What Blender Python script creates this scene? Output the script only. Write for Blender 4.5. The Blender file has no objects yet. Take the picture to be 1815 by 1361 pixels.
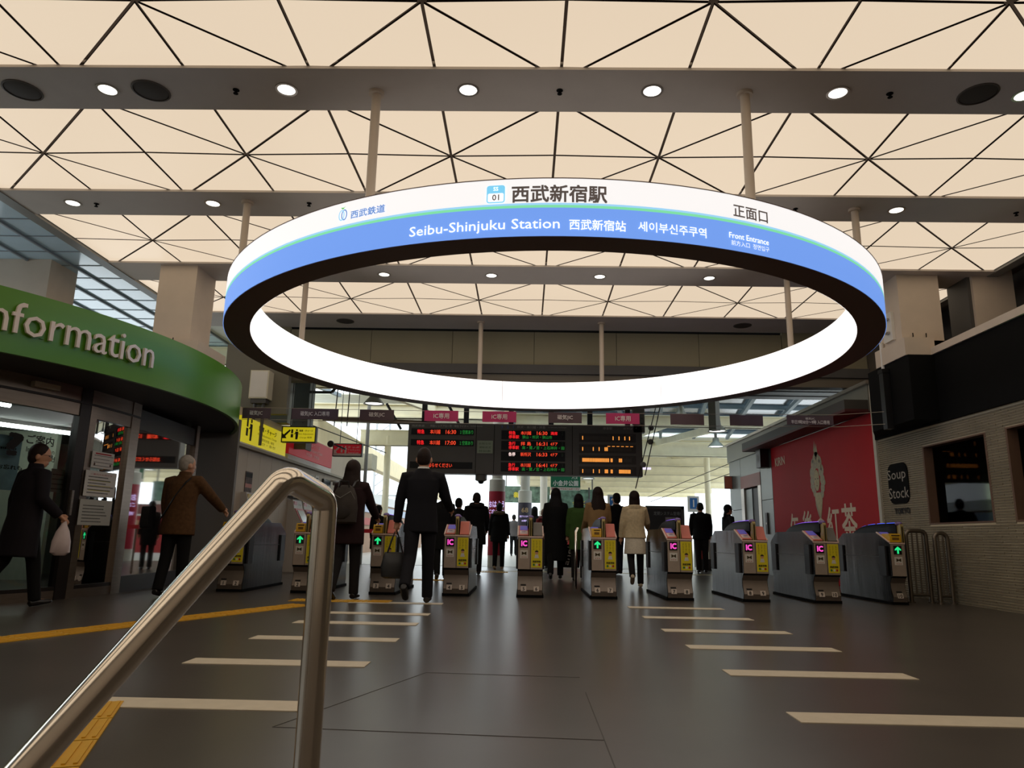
import bpy, math, random
from mathutils import Vector, Matrix
random.seed(7)
SC = bpy.context.scene
COL = SC.collection
PI = math.pi
rad = math.radians

# ------------------------------------------------------------------ camera, world, exposure
CAM_H = 0.76
yaw, pitch, roll, FPX = 0.0206820, 0.2099988, 0.0179887, 1277.647
fwd = Vector((-math.sin(yaw)*math.cos(pitch), math.cos(yaw)*math.cos(pitch), math.sin(pitch)))
right0 = Vector((math.cos(yaw), math.sin(yaw), 0)); up0 = right0.cross(fwd)
rgt = right0*math.cos(roll) + up0*math.sin(roll); upv = up0*math.cos(roll) - right0*math.sin(roll)
cam = bpy.data.cameras.new('camera'); cam.sensor_width = 36; cam.lens = FPX*36/1815
cam.clip_start = 0.05; cam.clip_end = 400
camo = bpy.data.objects.new('camera', cam); COL.objects.link(camo)
camo.matrix_world = Matrix(((rgt.x, upv.x, -fwd.x, 0), (rgt.y, upv.y, -fwd.y, 0), (rgt.z, upv.z, -fwd.z, CAM_H), (0, 0, 0, 1)))
SC.camera = camo

world = bpy.data.worlds.new('overcast_sky'); SC.world = world; world.use_nodes = True
bg = world.node_tree.nodes['Background']; bg.inputs[0].default_value = (0.86, 0.95, 1.0, 1); bg.inputs[1].default_value = 2.4
SC.view_settings.view_transform = 'Standard'; SC.view_settings.look = 'None'
SC.view_settings.exposure = 0.0; SC.view_settings.gamma = 1.0
SC.view_settings.use_curve_mapping = False
try:
    SC.cycles.use_denoising = True
    SC.cycles.max_bounces = 8; SC.cycles.diffuse_bounces = 4; SC.cycles.glossy_bounces = 4
    SC.cycles.transparent_max_bounces = 12; SC.cycles.caustics_reflective = False; SC.cycles.caustics_refractive = False
    SC.cycles.sample_clamp_indirect = 4.0
except Exception:
    pass
PANEL_GLOW = 0.9        # backlit ceiling panels
RING_GLOW = 1.0         # backlit ring sign

# ------------------------------------------------------------------ materials
MATS = {}
def srgb(c):
    f = lambda v: v/12.92 if v <= 0.04045 else ((v+0.055)/1.055)**2.4
    return tuple(f(v/255.0) for v in c)
def mat(name, rgb, rough=0.6, metal=0.0, noise=0.0, scale=6.0, bump=0.0, stretch=None, spec=0.5, coat=0.0, emis=None, es=0.0):
    """Principled material; noise = amount of procedural colour variation, bump = fine relief."""
    if name in MATS: return MATS[name]
    m = bpy.data.materials.new(name); m.use_nodes = True
    nt = m.node_tree; b = nt.nodes['Principled BSDF']
    col = srgb(rgb) + (1,)
    b.inputs['Base Color'].default_value = col
    b.inputs['Roughness'].default_value = rough; b.inputs['Metallic'].default_value = metal
    b.inputs['Specular IOR Level'].default_value = spec
    if coat: b.inputs['Coat Weight'].default_value = coat; b.inputs['Coat Roughness'].default_value = 0.08
    if emis is not None:
        b.inputs['Emission Color'].default_value = srgb(emis) + (1,); b.inputs['Emission Strength'].default_value = es
    if noise or bump:
        tc = nt.nodes.new('ShaderNodeTexCoord'); mp = nt.nodes.new('ShaderNodeMapping')
        nz = nt.nodes.new('ShaderNodeTexNoise'); nz.inputs['Scale'].default_value = scale; nz.inputs['Detail'].default_value = 4
        if stretch: mp.inputs['Scale'].default_value = stretch
        nt.links.new(tc.outputs['Object'], mp.inputs[0]); nt.links.new(mp.outputs[0], nz.inputs[0])
        if noise:
            rp = nt.nodes.new('ShaderNodeValToRGB')
            rp.color_ramp.elements[0].position = 0.3; rp.color_ramp.elements[1].position = 0.7
            rp.color_ramp.elements[0].color = tuple(c*(1-noise) for c in col[:3]) + (1,)
            rp.color_ramp.elements[1].color = tuple(min(1, c*(1+noise)) for c in col[:3]) + (1,)
            nt.links.new(nz.outputs[0], rp.inputs[0]); nt.links.new(rp.outputs[0], b.inputs['Base Color'])
        if bump:
            bp = nt.nodes.new('ShaderNodeBump'); bp.inputs['Strength'].default_value = bump; bp.inputs['Distance'].default_value = 0.01
            nt.links.new(nz.outputs[0], bp.inputs['Height']); nt.links.new(bp.outputs[0], b.inputs['Normal'])
    MATS[name] = m
    return m
def glow(name, rgb, strength=1.0, base=0.5):
    if name in MATS: return MATS[name]
    m = bpy.data.materials.new(name); m.use_nodes = True; nt = m.node_tree
    b = nt.nodes['Principled BSDF']; b.inputs['Base Color'].default_value = tuple(c*base for c in srgb(rgb)) + (1,)
    b.inputs['Roughness'].default_value = 0.5
    b.inputs['Emission Color'].default_value = srgb(rgb) + (1,); b.inputs['Emission Strength'].default_value = strength
    MATS[name] = m
    return m
def glass(name, tint=(235, 240, 238), refl=0.03, ior=1.5):
    if name in MATS: return MATS[name]
    m = bpy.data.materials.new(name); m.use_nodes = True; nt = m.node_tree; nt.nodes.clear()
    out = nt.nodes.new('ShaderNodeOutputMaterial'); mx = nt.nodes.new('ShaderNodeMixShader')
    tr = nt.nodes.new('ShaderNodeBsdfTransparent'); gl = nt.nodes.new('ShaderNodeBsdfGlossy'); fr = nt.nodes.new('ShaderNodeFresnel')
    tr.inputs[0].default_value = srgb(tint) + (1,); gl.inputs['Roughness'].default_value = refl; fr.inputs[0].default_value = ior
    nt.links.new(fr.outputs[0], mx.inputs[0]); nt.links.new(tr.outputs[0], mx.inputs[1]); nt.links.new(gl.outputs[0], mx.inputs[2])
    nt.links.new(mx.outputs[0], out.inputs[0]); MATS[name] = m
    return m

STEEL = mat('brushed_steel', (178, 170, 160), 0.34, 0.9, 0.12, 5, 0.05, (1, 1, 14))
GATE_STEEL = mat('gate_side_steel', (46, 45, 44), 0.2, 0.95, 0.22, 3.2, 0.5, (1, 1.5, .3))
GATE_LOW = mat('gate_lower_metal_darkened', (126, 114, 104), 0.38, 0.5, 0.05, 9)  # gate metal darkened, the dark floor's reflection put into its colour
GATE_FRONT = mat('gate_front_metal', (176, 160, 146), 0.45, 0.35, 0.05, 9)
RAIL_STEEL = mat('polished_rail_steel', (246, 238, 226), 0.15, 1.0, 0.04, 4, 0.02, (1, 1, 1))
BLACK = mat('black_plastic', (22, 22, 24), 0.4)
MATT_BLACK = mat('matt_black', (15, 15, 15), 0.85, spec=.12)
BROWN_FRAME = mat('dark_brown_seam', (52, 40, 34), 0.7)
BEAM = mat('warm_grey_beam', (204, 194, 184), 0.75, 0, 0.03, 3)
CREAM = mat('cream_painted_steel', (214, 208, 184), 0.6, 0, 0.06, 4)
WHITE = mat('white_paint', (222, 218, 210), 0.6, 0, 0.03, 5)
COLUMN = mat('cream_column_paint', (206, 190, 172), 0.7, 0, 0.03, 5)
GREYP = mat('grey_painted_panel', (128, 126, 120), 0.5, 0, 0.06, 3)
DGREY = mat('dark_grey_panel', (74, 72, 70), 0.55, 0, 0.05, 4)
PAPER = mat('white_paper', (214, 208, 198), 0.8, 0, 0.02, 9)
INK = mat('black_ink', (26, 24, 24), 0.8)
REDINK = mat('red_ink', (176, 28, 34), 0.7)
WINK = mat('white_letter_paint', (228, 224, 218), 0.6)

# ------------------------------------------------------------------ mesh builder
class B:
    def __init__(s): s.v = []; s.f = []
    def add(s, vs, fs):
        n = len(s.v); s.v += [tuple(p) for p in vs]; s.f += [tuple(i+n for i in f) for f in fs]; return s
    def box(s, x0, x1, y0, y1, z0, z1):
        return s.add([(x0,y0,z0),(x1,y0,z0),(x1,y1,z0),(x0,y1,z0),(x0,y0,z1),(x1,y0,z1),(x1,y1,z1),(x0,y1,z1)],
                     [(3,2,1,0),(4,5,6,7),(0,1,5,4),(1,2,6,5),(2,3,7,6),(3,0,4,7)])
    def bar(s, a, b, w, h=None, up=(0,0,1)):
        """rectangular bar from a to b, w wide, h deep"""
        a = Vector(a); b = Vector(b); h = h or w; d = (b-a).normalized(); u = Vector(up)
        if abs(d.dot(u)) > 0.98: u = Vector((0, 1, 0))
        r = d.cross(u).normalized(); u = r.cross(d); r *= w/2; u *= h/2
        vs = [a-r-u, a+r-u, a+r+u, a-r+u, b-r-u, b+r-u, b+r+u, b-r+u]
        return s.add(vs, [(3,2,1,0),(4,5,6,7),(0,1,5,4),(1,2,6,5),(2,3,7,6),(3,0,4,7)])
    def prism(s, pts, axis, a, b):
        """closed polygon (u,v) pulled along axis from a to b. axis x: (u,v)=(y,z); y: (x,z); z: (x,y)"""
        f = {'x': lambda u, v, t: (t, u, v), 'y': lambda u, v, t: (u, t, v), 'z': lambda u, v, t: (u, v, t)}[axis]
        n = len(pts); vs = [f(u, v, a) for u, v in pts] + [f(u, v, b) for u, v in pts]
        fs = [tuple(range(n)), tuple(range(2*n-1, n-1, -1))] + [(i, i+n, (i+1) % n+n, (i+1) % n) for i in range(n)]
        return s.add(vs, fs)
    def loft(s, rings, cap=True, closed=True):
        n = len(rings[0]); vs = [p for r in rings for p in r]; fs = []
        for k in range(len(rings)-1):
            for i in range(n if closed else n-1):
                j = (i+1) % n; fs.append((k*n+i, k*n+j, (k+1)*n+j, (k+1)*n+i))
        if cap: fs.append(tuple(range(n-1, -1, -1))); fs.append(tuple(range((len(rings)-1)*n, len(rings)*n)))
        return s.add(vs, fs)
    def tube(s, pts, r, n=10, cap=True, flat=1.0):
        """tube through pts; r a number or list of radii; flat squashes the second axis"""
        P = [Vector(p) for p in pts]; R = r if isinstance(r, (list, tuple)) else [r]*len(P)
        rings = []; ref = None
        for k, p in enumerate(P):
            d = (P[min(k+1, len(P)-1)]-P[max(k-1, 0)])
            d = d.normalized() if d.length > 1e-9 else Vector((0, 0, 1))
            if ref is None:
                ref = Vector((0, 0, 1)) if abs(d.z) < 0.9 else Vector((0, 1, 0))
                ref = (ref-d*ref.dot(d)).normalized()
            else: ref = (ref-d*ref.dot(d)).normalized()
            b = d.cross(ref)
            rr = R[k]; rx, ry = rr if isinstance(rr, tuple) else (rr, rr*flat)
            rings.append([p+b*math.cos(2*PI*i/n)*rx+ref*math.sin(2*PI*i/n)*ry for i in range(n)])
        return s.loft(rings, cap)
    def lathe(s, prof, c=(0,0,0), n=20, axis='z', cap=True):
        rings = []
        for r, h in prof:
            ring = []
            for i in range(n):
                a = 2*PI*i/n; x, y = r*math.cos(a), r*math.sin(a)
                p = (x, y, h) if axis == 'z' else (x, h, -y) if axis == 'y' else (h, x, y)
                ring.append((c[0]+p[0], c[1]+p[1], c[2]+p[2]))
            rings.append(ring)
        return s.loft(rings, cap)
    def ell(s, c, r, n=14, m=9, rot=None):
        rings = []
        for k in range(1, m):
            t = -PI/2+PI*k/m
            ring = [Vector((r[0]*math.cos(t)*math.cos(2*PI*i/n), r[1]*math.cos(t)*math.sin(2*PI*i/n), r[2]*math.sin(t))) for i in range(n)]
            if rot is not None: ring = [rot @ p for p in ring]
            rings.append([p+Vector(c) for p in ring])
        return s.loft(rings)
    def quad(s, a, b, c, d): return s.add([a, b, c, d], [(0, 1, 2, 3)])
    def mesh(s, name, m, smooth=True):
        me = bpy.data.meshes.new(name); me.from_pydata(s.v, [], s.f)
        if m: me.materials.append(m)
        if smooth:
            me.shade_smooth(); me.set_sharp_from_angle(angle=rad(38))
        return me
    def obj(s, name, m, parent=None, loc=None, smooth=True):
        o = bpy.data.objects.new(name, s.mesh(name, m, smooth)); COL.objects.link(o)
        if parent is not None: o.parent = parent
        if loc: o.location = loc
        return o

def thing(name, label, cat, loc=(0,0,0), rz=0.0, group=None):
    o = bpy.data.objects.new(name, None); COL.objects.link(o); o.empty_display_size = 0.1
    o.location = loc; o.rotation_euler = (0, 0, rz); o['label'] = label; o['category'] = cat
    if group: o['group'] = group
    return o
def tag(o, label, cat, group=None):
    o['label'] = label; o['category'] = cat
    if group: o['group'] = group
    return o
def struct(o): o['kind'] = 'structure'; return o
def stuff(o): o['kind'] = 'stuff'; return o
def inst(name, me, parent=None, loc=(0,0,0), rot=None, scale=None):
    o = bpy.data.objects.new(name, me); COL.objects.link(o); o.parent = parent; o.location = loc
    if rot: o.rotation_euler = rot
    if scale: o.scale = scale
    return o

FACE = {'-y': Matrix(((1,0,0),(0,0,-1),(0,1,0))), '-x': Matrix(((0,0,-1),(-1,0,0),(0,1,0))), '+x': Matrix(((0,0,1),(1,0,0),(0,1,0)))}
def text_verts(s, res=2, font_off=0.0):
    c = bpy.data.curves.new('t', 'FONT'); c.body = s; c.size = 1; c.resolution_u = res
    o = bpy.data.objects.new('t', c); me = bpy.data.meshes.new_from_object(o)
    vs = [v.co.copy() for v in me.vertices]; fs = [tuple(p.vertices) for p in me.polygons]
    bpy.data.objects.remove(o); bpy.data.curves.remove(c); bpy.data.meshes.remove(me)
    if font_off:                                 # heavier strokes: the outline repeated a little to each side
        n = len(vs); v0, f0 = vs, fs; vs, fs = [], []
        for k, (dx, dy) in enumerate(((-1, -1), (1, -1), (-1, 1), (1, 1))):
            vs += [Vector((v.x+dx*font_off, v.y+dy*font_off, k*.0005)) for v in v0]; fs += [tuple(i+n*k for i in f) for f in f0]
    return vs, fs
def text(s, h, m, parent, loc, face='-y', w=None, align='c', bold=0.0, ext=0.0, fn=None, name='lettering', res=2):
    """lettering h tall (of its own box), optionally squeezed to width w; centred at loc; fn maps (u,v,depth) to space instead"""
    vs, fs = text_verts(s, res, bold)
    if not vs: return None
    x0 = min(v.x for v in vs); x1 = max(v.x for v in vs); y0 = min(v.y for v in vs); y1 = max(v.y for v in vs)
    k = h/max(1e-6, y1-y0); kx = (w/(x1-x0)) if w else k
    cx = (x0+x1)/2 if align == 'c' else x0 if align == 'l' else x1
    pts = [((v.x-cx)*kx, (v.y-(y0+y1)/2)*k, v.z) for v in vs]
    b = B()
    if fn: mk = fn
    else:
        M = FACE[face] if isinstance(face, str) else face; L = Vector(loc); mk = lambda u, v, d: L+M @ Vector((u, v, d))
    b.add([mk(u, v, d) for u, v, d in pts], fs)
    if ext:
        n = len(pts); edges = {}
        for f in fs:
            for i in range(len(f)):
                a, c = f[i], f[(i+1) % len(f)]
                edges[(a, c)] = edges.get((a, c), 0)+1
        b = B(); b.add([mk(u, v, ext+d) for u, v, d in pts]+[mk(u, v, 0.0) for u, v, d in pts],
                       fs+[(c+0, a+0, a+n, c+n) for (a, c) in edges if (c, a) not in edges])
    return b.obj(name, m, parent, smooth=False)

# ================================================================== SETTING
CZ = 4.66                                   # underside of the ceiling beams
XL, XR = -6.252, 6.774                      # edges of the luminous ceiling
MODX = 2.171; SX0 = 0.261
# ---- floor
FLOOR = mat('dark_resin_floor', (77, 71, 66), 0.29, 0, 0.10, 1.6, 0.04, (1, 1, 1), 0.45)
fl = B().box(-14, 14, -4, 62, -0.2, 0).obj('floor', FLOOR, smooth=False); struct(fl)
sm = mat('floor_joint', (60, 55, 51), 0.5)
for a, b in (((0.32, 2.6), (0.32, 3.9)), ((-1.0, 3.1), (-0.55, 4.35)), ((-0.55, 4.35), (0.32, 4.3)), ((-1.0, 3.1), (0.32, 3.02))):
    B().bar((a[0], a[1], 0.0005), (b[0], b[1], 0.0005), 0.004, 0.002).obj('floor_joint', sm, fl, smooth=False)
STRIPE = mat('cream_floor_tape', (214, 202, 180), 0.5, 0, 0.05, 12)
sme = B().box(-0.54, 0.54, -0.095, 0.095, 0.0, 0.004).mesh('lane_stripe', STRIPE, False)
for k, y in enumerate((3.455, 4.56, 5.61, 6.62, 7.44, 8.62)):
    inst('lane_stripe', sme, fl, (-1.47, y, 0))
for k, y in enumerate((3.46, 4.55, 5.58, 6.55, 7.6, 8.67)):
    inst('lane_stripe', sme, fl, (1.745, y, 0))
YEL = mat('yellow_tactile_rubber', (214, 164, 40), 0.6, 0, 0.06, 8)
def tact_bar(a, b, n, wd=1.0):
    """run of tactile guide tiles, each with four raised bars"""
    a = Vector(a); b = Vector(b); d = (b-a)/n; u = d.normalized(); w = Vector((-u.y, u.x, 0))
    for i in range(n):
        p = a+d*i+u*0.006; q = a+d*(i+1)-u*0.006
        bb = B(); bb.bar(p+Vector((0, 0, .003)), q+Vector((0, 0, .003)), 0.28*wd, 0.006)
        for k in (-1.5, -.5, .5, 1.5):
            o = w*k*0.07*wd; bb.bar(p+o+u*.02+Vector((0, 0, .008)), q+o-u*.02+Vector((0, 0, .008)), 0.025*wd, 0.006)
        bb.obj('tactile_tile', YEL, fl, smooth=False)
tact_bar((-3.72, 5.02, 0), (-2.42, 8.2, 0), 11)
tact_bar((-3.72, 5.02, 0), (-4.6, 2.9, 0), 7)
tact_bar((-1.875, 3.45, 0), (-1.385, 2.2, 0), 4, .5)
def tact_dots(x, y, n):
    for i in range(n):
        bb = B(); bb.box(x+i*.3+.004, x+i*.3+.296, y-.15, y+.15, 0, .005)
        for p in range(5):
            for q in range(5): bb.lathe([(.014, .005), (.011, .010), (.004, .011)], (x+i*.3+.04+p*.055, y-.11+q*.055, 0), 6)
        bb.obj('tactile_tile', YEL, fl, smooth=False)
tact_dots(-2.72, 8.75, 3)
tact_bar((-1.82, 8.75, 0), (-1.55, 8.75, 0), 1)
ln = mat('pale_yellow_line', (206, 190, 120), 0.5)
for x0, x1, y in ((1.0, 5.0, 17.2), (-1.4, 0.6, 17.2)):
    B().box(x0, x1, y-.06, y+.06, 0, .004).obj('floor_line', ln, fl, smooth=False)
tact_dots(-2.6, 13.2, 4); tact_dots(-1.25, 16.6, 3)
PALEF = mat('pale_platform_floor', (184, 180, 171), 0.4, 0, 0.06, 3)
B().box(-14, 14, 19.6, 62, 0, .006).obj('platform_floor', PALEF, fl, smooth=False)

# ---- luminous ceiling
ce = B().box(XL, XR, -4, 12.42, 4.735, 4.78).obj('ceiling', BROWN_FRAME, smooth=False); struct(ce)
PANEL = glow('backlit_ceiling_film', (238, 217, 190), PANEL_GLOW, .25)
beams = [(5.445, 6.065), (7.731, 8.376), (10.011, 10.759)]
bays = [(b, c) for b, c in ((-1.9, 1.0), (1.0, 3.2))]
ycs = [-2.235, 0.08, 2.37, 4.66, 6.898, 9.194, 11.59]
HY, HX, G, DZ = 0.965, MODX/2, 0.0135, 0.0185
def tri_panel(pts):
    c = sum((Vector(p) for p in pts), Vector())/3; P = [Vector(p) for p in pts]; n = len(P); ins = []
    for i in range(n):                       # inset every edge by G
        a, b, d = P[i-1], P[i], P[(i+1) % n]
        e1 = (b-a).normalized(); e2 = (d-b).normalized(); nn = (P[1]-P[0]).cross(P[2]-P[0]).normalized()
        n1 = nn.cross(e1); n2 = nn.cross(e2)
        k = G/max(0.12, (1+n1.dot(n2))); ins.append(b+(n1+n2)*k)
    bb = B(); up = Vector((0, 0, 0.02)); m = len(ins)
    bb.add(ins+[p+up for p in ins], [tuple(range(m))]+[(i, i+m, (i+1) % m+m, (i+1) % m) for i in range(m)])
    me = bb.mesh('panel', PANEL, False); me.materials.append(BROWN_FRAME)
    for p in me.polygons: p.material_index = 0 if p.index == 0 else 1
    return me
rim = [(-HX, -HY, 0), (0, -HY, 0), (HX, -HY, 0), (HX, 0, 0), (HX, HY, 0), (0, HY, 0), (-HX, HY, 0), (-HX, 0, 0)]
tris = [tri_panel([(0, 0, -DZ), rim[(i+1) % 8], rim[i]]) for i in range(8)]
for yc in ycs:
    for j in range(-3, 3):
        for t in tris: inst('panel', t, ce, (SX0+(j+.5)*MODX, yc, 4.688))
for y0, y1 in [(-4, -3.07), (-1.40, -0.75), (0.91, 1.54), (3.2, 3.84)] + beams + [(12.417, 13.3)]:
    B().box(XL, XR, y0, y1, CZ, 4.98).obj('beam', BEAM, ce, smooth=False)
B().box(XL-.16, XL, -4, 13.3, CZ-.01, 4.98).obj('edge_trim', GREYP, ce, smooth=False)
B().box(XR, XR+.16, -4, 13.3, CZ-.01, 4.98).obj('edge_trim', GREYP, ce, smooth=False)
# ---- side ceiling of square tiles over the left aisle
TILE = mat('pale_blue_white_tile', (186, 214, 230), 0.14, 0, 0.03, 4, spec=.9)
sc_ = B().box(-9.9, XL-.16, 2, 15.5, 4.76, 4.8).obj('ceiling_side', mat('tile_grid', (132, 142, 150), .5), smooth=False); struct(sc_)
tm = B().box(-.270, .270, -.270, .270, 0, .03).mesh('tile', TILE, False)
for i in range(6):
    for k in range(24): inst('tile', tm, sc_, (XL-.16-.30-.555*i, 2.3+.555*k, 4.735))
for k in range(25): B().box(-9.9, XL-.16, 2.02+.555*k-.012, 2.02+.555*k+.012, 4.728, 4.76).obj('grid_bar', mat('tile_grid', (132, 142, 150), .5), sc_, smooth=False)
for i in range(7): B().box(XL-.16-.555*i-.035, XL-.16-.555*i+.0, 2, 15.5, 4.705, 4.76).obj('grid_bar', mat('tile_grid', (132, 142, 150), .5), sc_, smooth=False)

# ---- unseen walls added to keep sky light out of the hall
w = B().box(-14, 14, -4.2, -4, 0, 5.2).obj('wall_rear_added', mat('plain_grey_wall', (196, 184, 170), .8, 0, .05, 2), smooth=False); struct(w)  # added behind the camera, kept pale to brighten reflections in the handrail
B().box(-2.2, -1.9, -4, -3.93, 0, 3.2).obj('pilaster', GREYP, w, smooth=False)
w = B().box(-14.2, -14, -4, 6, 0, 5.2).obj('wall_left_added', mat('plain_grey_wall', (120, 112, 104), .8), smooth=False); struct(w)  # added out of view to shut off sky light on the left
# beige panel wall over the far end
BEIGE = mat('beige_wall_panel', (138, 130, 104), 0.6, 0, 0.03, 2)
w = B().box(-5.6, 6.4, 13.36, 13.5, 3.62, 4.7).obj('wall_back', MATT_BLACK, smooth=False); struct(w)
for i in range(6):
    x0 = -4.55+i*1.562
    B().box(x0+.004, x0+1.558, 13.30, 13.37, 3.96, 4.615).obj('panel', BEIGE, w, smooth=False)
B().box(-5.6, -4.56, 13.29, 13.37, 3.96, 4.66).obj('panel', BEIGE, w, smooth=False)
B().box(4.83, 6.4, 13.29, 13.37, 3.96, 4.66).obj('panel', BEIGE, w, smooth=False)
B().box(-5.6, 6.4, 13.2, 13.5, 3.78, 3.955).obj('lower_band', DGREY, w, smooth=False)
B().box(-5.6, 6.4, 13.25, 13.5, 3.60, 3.775).obj('lower_trim', mat('warm_grey_band', (104, 96, 82), .6), w, smooth=False)
# ---- square columns beside the hall
def column(x0, x1, y0, y1, label_name, cap=0.12, zc=(3.25, 3.5), zb=2.96):
    o = B().box(x0, x1, y0, y1, zb, CZ+.1).obj(label_name, COLUMN, smooth=False); struct(o)
    B().box(x0-cap*.2, x1+cap, y0-cap, y1+.05, zb, zc[1]).obj('base_casing', COLUMN, o, smooth=False)
    for dx in (.14, .33):                     # small hooks just above the casing
        B().tube([(x0+dx, y0-.004, zc[1]+.02), (x0+dx, y0-.03, zc[1]+.05), (x0+dx, y0-.03, zc[1]+.10)], .008, 6).obj('hook', MATT_BLACK, o)
    return o
column(-5.50, -4.94, 10.1, 10.74, 'trim_1', .26, (3.0, 3.43))
column(-8.1, -7.17, 10.1, 10.74, 'trim_2', .0, (2.97, 3.0))
c3 = column(5.44, 6.04, 10.18, 10.82, 'trim_3', .0, (3.0, 3.66), 3.38)
B().box(5.38, 5.80, 10.02, 10.9, 3.40, 3.66).obj('base_casing', COLUMN, c3, smooth=False)
# conduit box with two latches on the flank of that column
cb = B().box(5.395, 5.44, 10.36, 10.62, 3.72, 4.15).obj('service_cover', WHITE, c3, smooth=False)
for z in (3.84, 4.05): B().box(5.36, 5.396, 10.42, 10.5, z-.015, z+.015).obj('latch', STEEL, cb)
B().tube([(5.40, 10.72, 3.2), (5.40, 10.72, 3.76)], .03, 8).obj('conduit', WHITE, c3)
o = B().box(6.55, 7.15, 10.2, 10.8, 3.3, 4.76).obj('trim_4', COLUMN, smooth=False); struct(o)
B().box(6.50, 6.55, 10.25, 10.75, 3.4, 4.7).obj('recess_strip', DGREY, o, smooth=False)
struct(B().box(-10.2, 8.1, -4, 13.5, 5.1, 5.2).obj('ceiling_slab', GREYP, smooth=False))
o = B().box(7.9, 8.1, -4, 15, 0, 5.15).box(6.0, 8.1, 13.4, 13.5, 2.5, 5.1).obj("wall_right", mat('grey_olive_wall', (112, 106, 96), .7, 0, .04, 2), smooth=False); struct(o)
for y in (8.1, 8.6, 9.1): B().tube([(7.86, y, 3.4), (7.86, y, 4.75)], .02, 6).obj('pipe', GREYP, o)
B().box(7.8, 7.9, 7.7, 9.3, 4.2, 4.24).obj('pipe_bracket', MATT_BLACK, o, smooth=False)

# ---- ring sign -----------------------------------------------------------
RC = (0.243, 8.418); RR, RT, RB, RH = 3.634, 0.269, 2.855, 0.4525
ring = thing('ring_sign', 'huge hanging ring shaped station name sign, backlit white with blue band', 'sign', (RC[0], RC[1], RB))
DKB = mat('dark_brown_underside', (104, 82, 70), 0.6)
RW = glow('ring_white_face', (248, 246, 246), 0.92*RING_GLOW); RI = glow('ring_inner_face', (255, 252, 250), 1.5*RING_GLOW)
RBL = glow('ring_blue_band', (108, 152, 232), 1.0*RING_GLOW); RGR = glow('ring_green_line', (120, 214, 160), 1.0); RLB = glow('ring_light_blue_line', (150, 205, 240), 1.0)
NA = 160
def band(name, r, z0, z1, m, a0=0, a1=360, n=NA, flip=False, th=0.0):
    b = B(); rings = []
    for i in range(n+1):
        a = rad(a0+(a1-a0)*i/n); c, s_ = math.cos(a), math.sin(a)
        rings.append([(r*c, r*s_, z0), (r*c, r*s_, z1), ((r-th)*c, (r-th)*s_, z1), ((r-th)*c, (r-th)*s_, z0)])
    b.loft(rings, cap=abs(a1-a0) < 360); return b.obj(name, m, ring)
body = B()
prof = [(RR-.006, 0.0), (RR-.006, RH), (RR-RT+.006, RH), (RR-RT+.006, 0.0)]
rr_ = []
for i in range(NA+1):
    a = 2*PI*i/NA; rr_.append([(r*math.cos(a), r*math.sin(a), z) for r, z in prof])
body.loft(rr_, cap=False).obj('ring_body', DKB, ring)
H1, H2, H3 = 0.4525*0.50, 0.4525*0.545, 0.4525*0.585     # band heights on the outer face
band('blue_band', RR, .004, H1-.006, RBL, th=.004)
band('green_line', RR, H1-.006, H2-.006, RGR, th=.004)
band('light_blue_line', RR, H2-.006, H3-.008, RLB, th=.004)
band('white_face', RR, H3-.008, RH-.004, RW, th=.004)
for k in range(8): band('inner_panel', RR-RT, .004, RH-.004, RI, 11+45*k+.06, 11+45*(k+1)-.06, 20, th=-.004)
band('top_rim', RR+.004, RH-.006, RH, DKB, th=.01)
def on_ring(a_mid, z_mid):
    def fn(u, v, d):
        a = a_mid+u/RR; return ((RR+.006+d)*math.cos(a), (RR+.006+d)*math.sin(a), z_mid+v)
    return fn
def ring_px(px_, py_, r=RR):
    """angle and height on the ring's outer face seen at a photo pixel"""
    d = fwd+rgt*((px_-907.5)/FPX)-upv*((py_-680.5)/FPX)
    ox, oy = -RC[0], -RC[1]; a = d.x*d.x+d.y*d.y; b = 2*(d.x*ox+d.y*oy); c = ox*ox+oy*oy-r*r
    t = (-b-math.sqrt(max(0, b*b-4*a*c)))/(2*a); x, y = t*d.x-RC[0], t*d.y-RC[1]
    return math.atan2(y, x), t*d.z+CAM_H-RB
DKT = glow('ring_dark_lettering', (80, 70, 66), .9); BLT = glow('ring_blue_lettering', (96, 140, 205), .9); WHT = glow('ring_white_lettering', (250, 252, 255), 1.05)
def rtext(s, xa, xb, ytop, ybot, m, bold=0.0, name='lettering'):
    aa, _ = ring_px(xa, (ytop+ybot)/2); ab, _ = ring_px(xb, (ytop+ybot)/2)
    xm = (xa+xb)/2; _, zt = ring_px(xm, ytop); am, zb = ring_px(xm, ybot)
    return text(s, zt-zb, m, ring, None, w=(ab-aa)*RR, bold=bold, fn=on_ring((aa+ab)/2, (zt+zb)/2), name=name)
rtext('西武新宿駅', 907, 1076, 328, 359, DKT, .022)
rtext('正面口', 1299, 1359, 369, 390, DKT, .012)
rtext('西武鉄道', 623, 683, 368, 382, BLT, .015)
rtext('Seibu-Shinjuku Station', 727, 992, 391, 414, WHT, .003)
rtext('西武新宿站', 1009, 1109, 390, 409, WHT, .01)
rtext('세이부신주쿠역', 1131, 1251, 398, 415.5, WHT, .006)
rtext('Front Entrance', 1292, 1361, 418, 427.8, WHT, .004)
rtext('前方入口  정면입구', 1296, 1362, 431.5, 440.5, WHT, .0)
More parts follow.
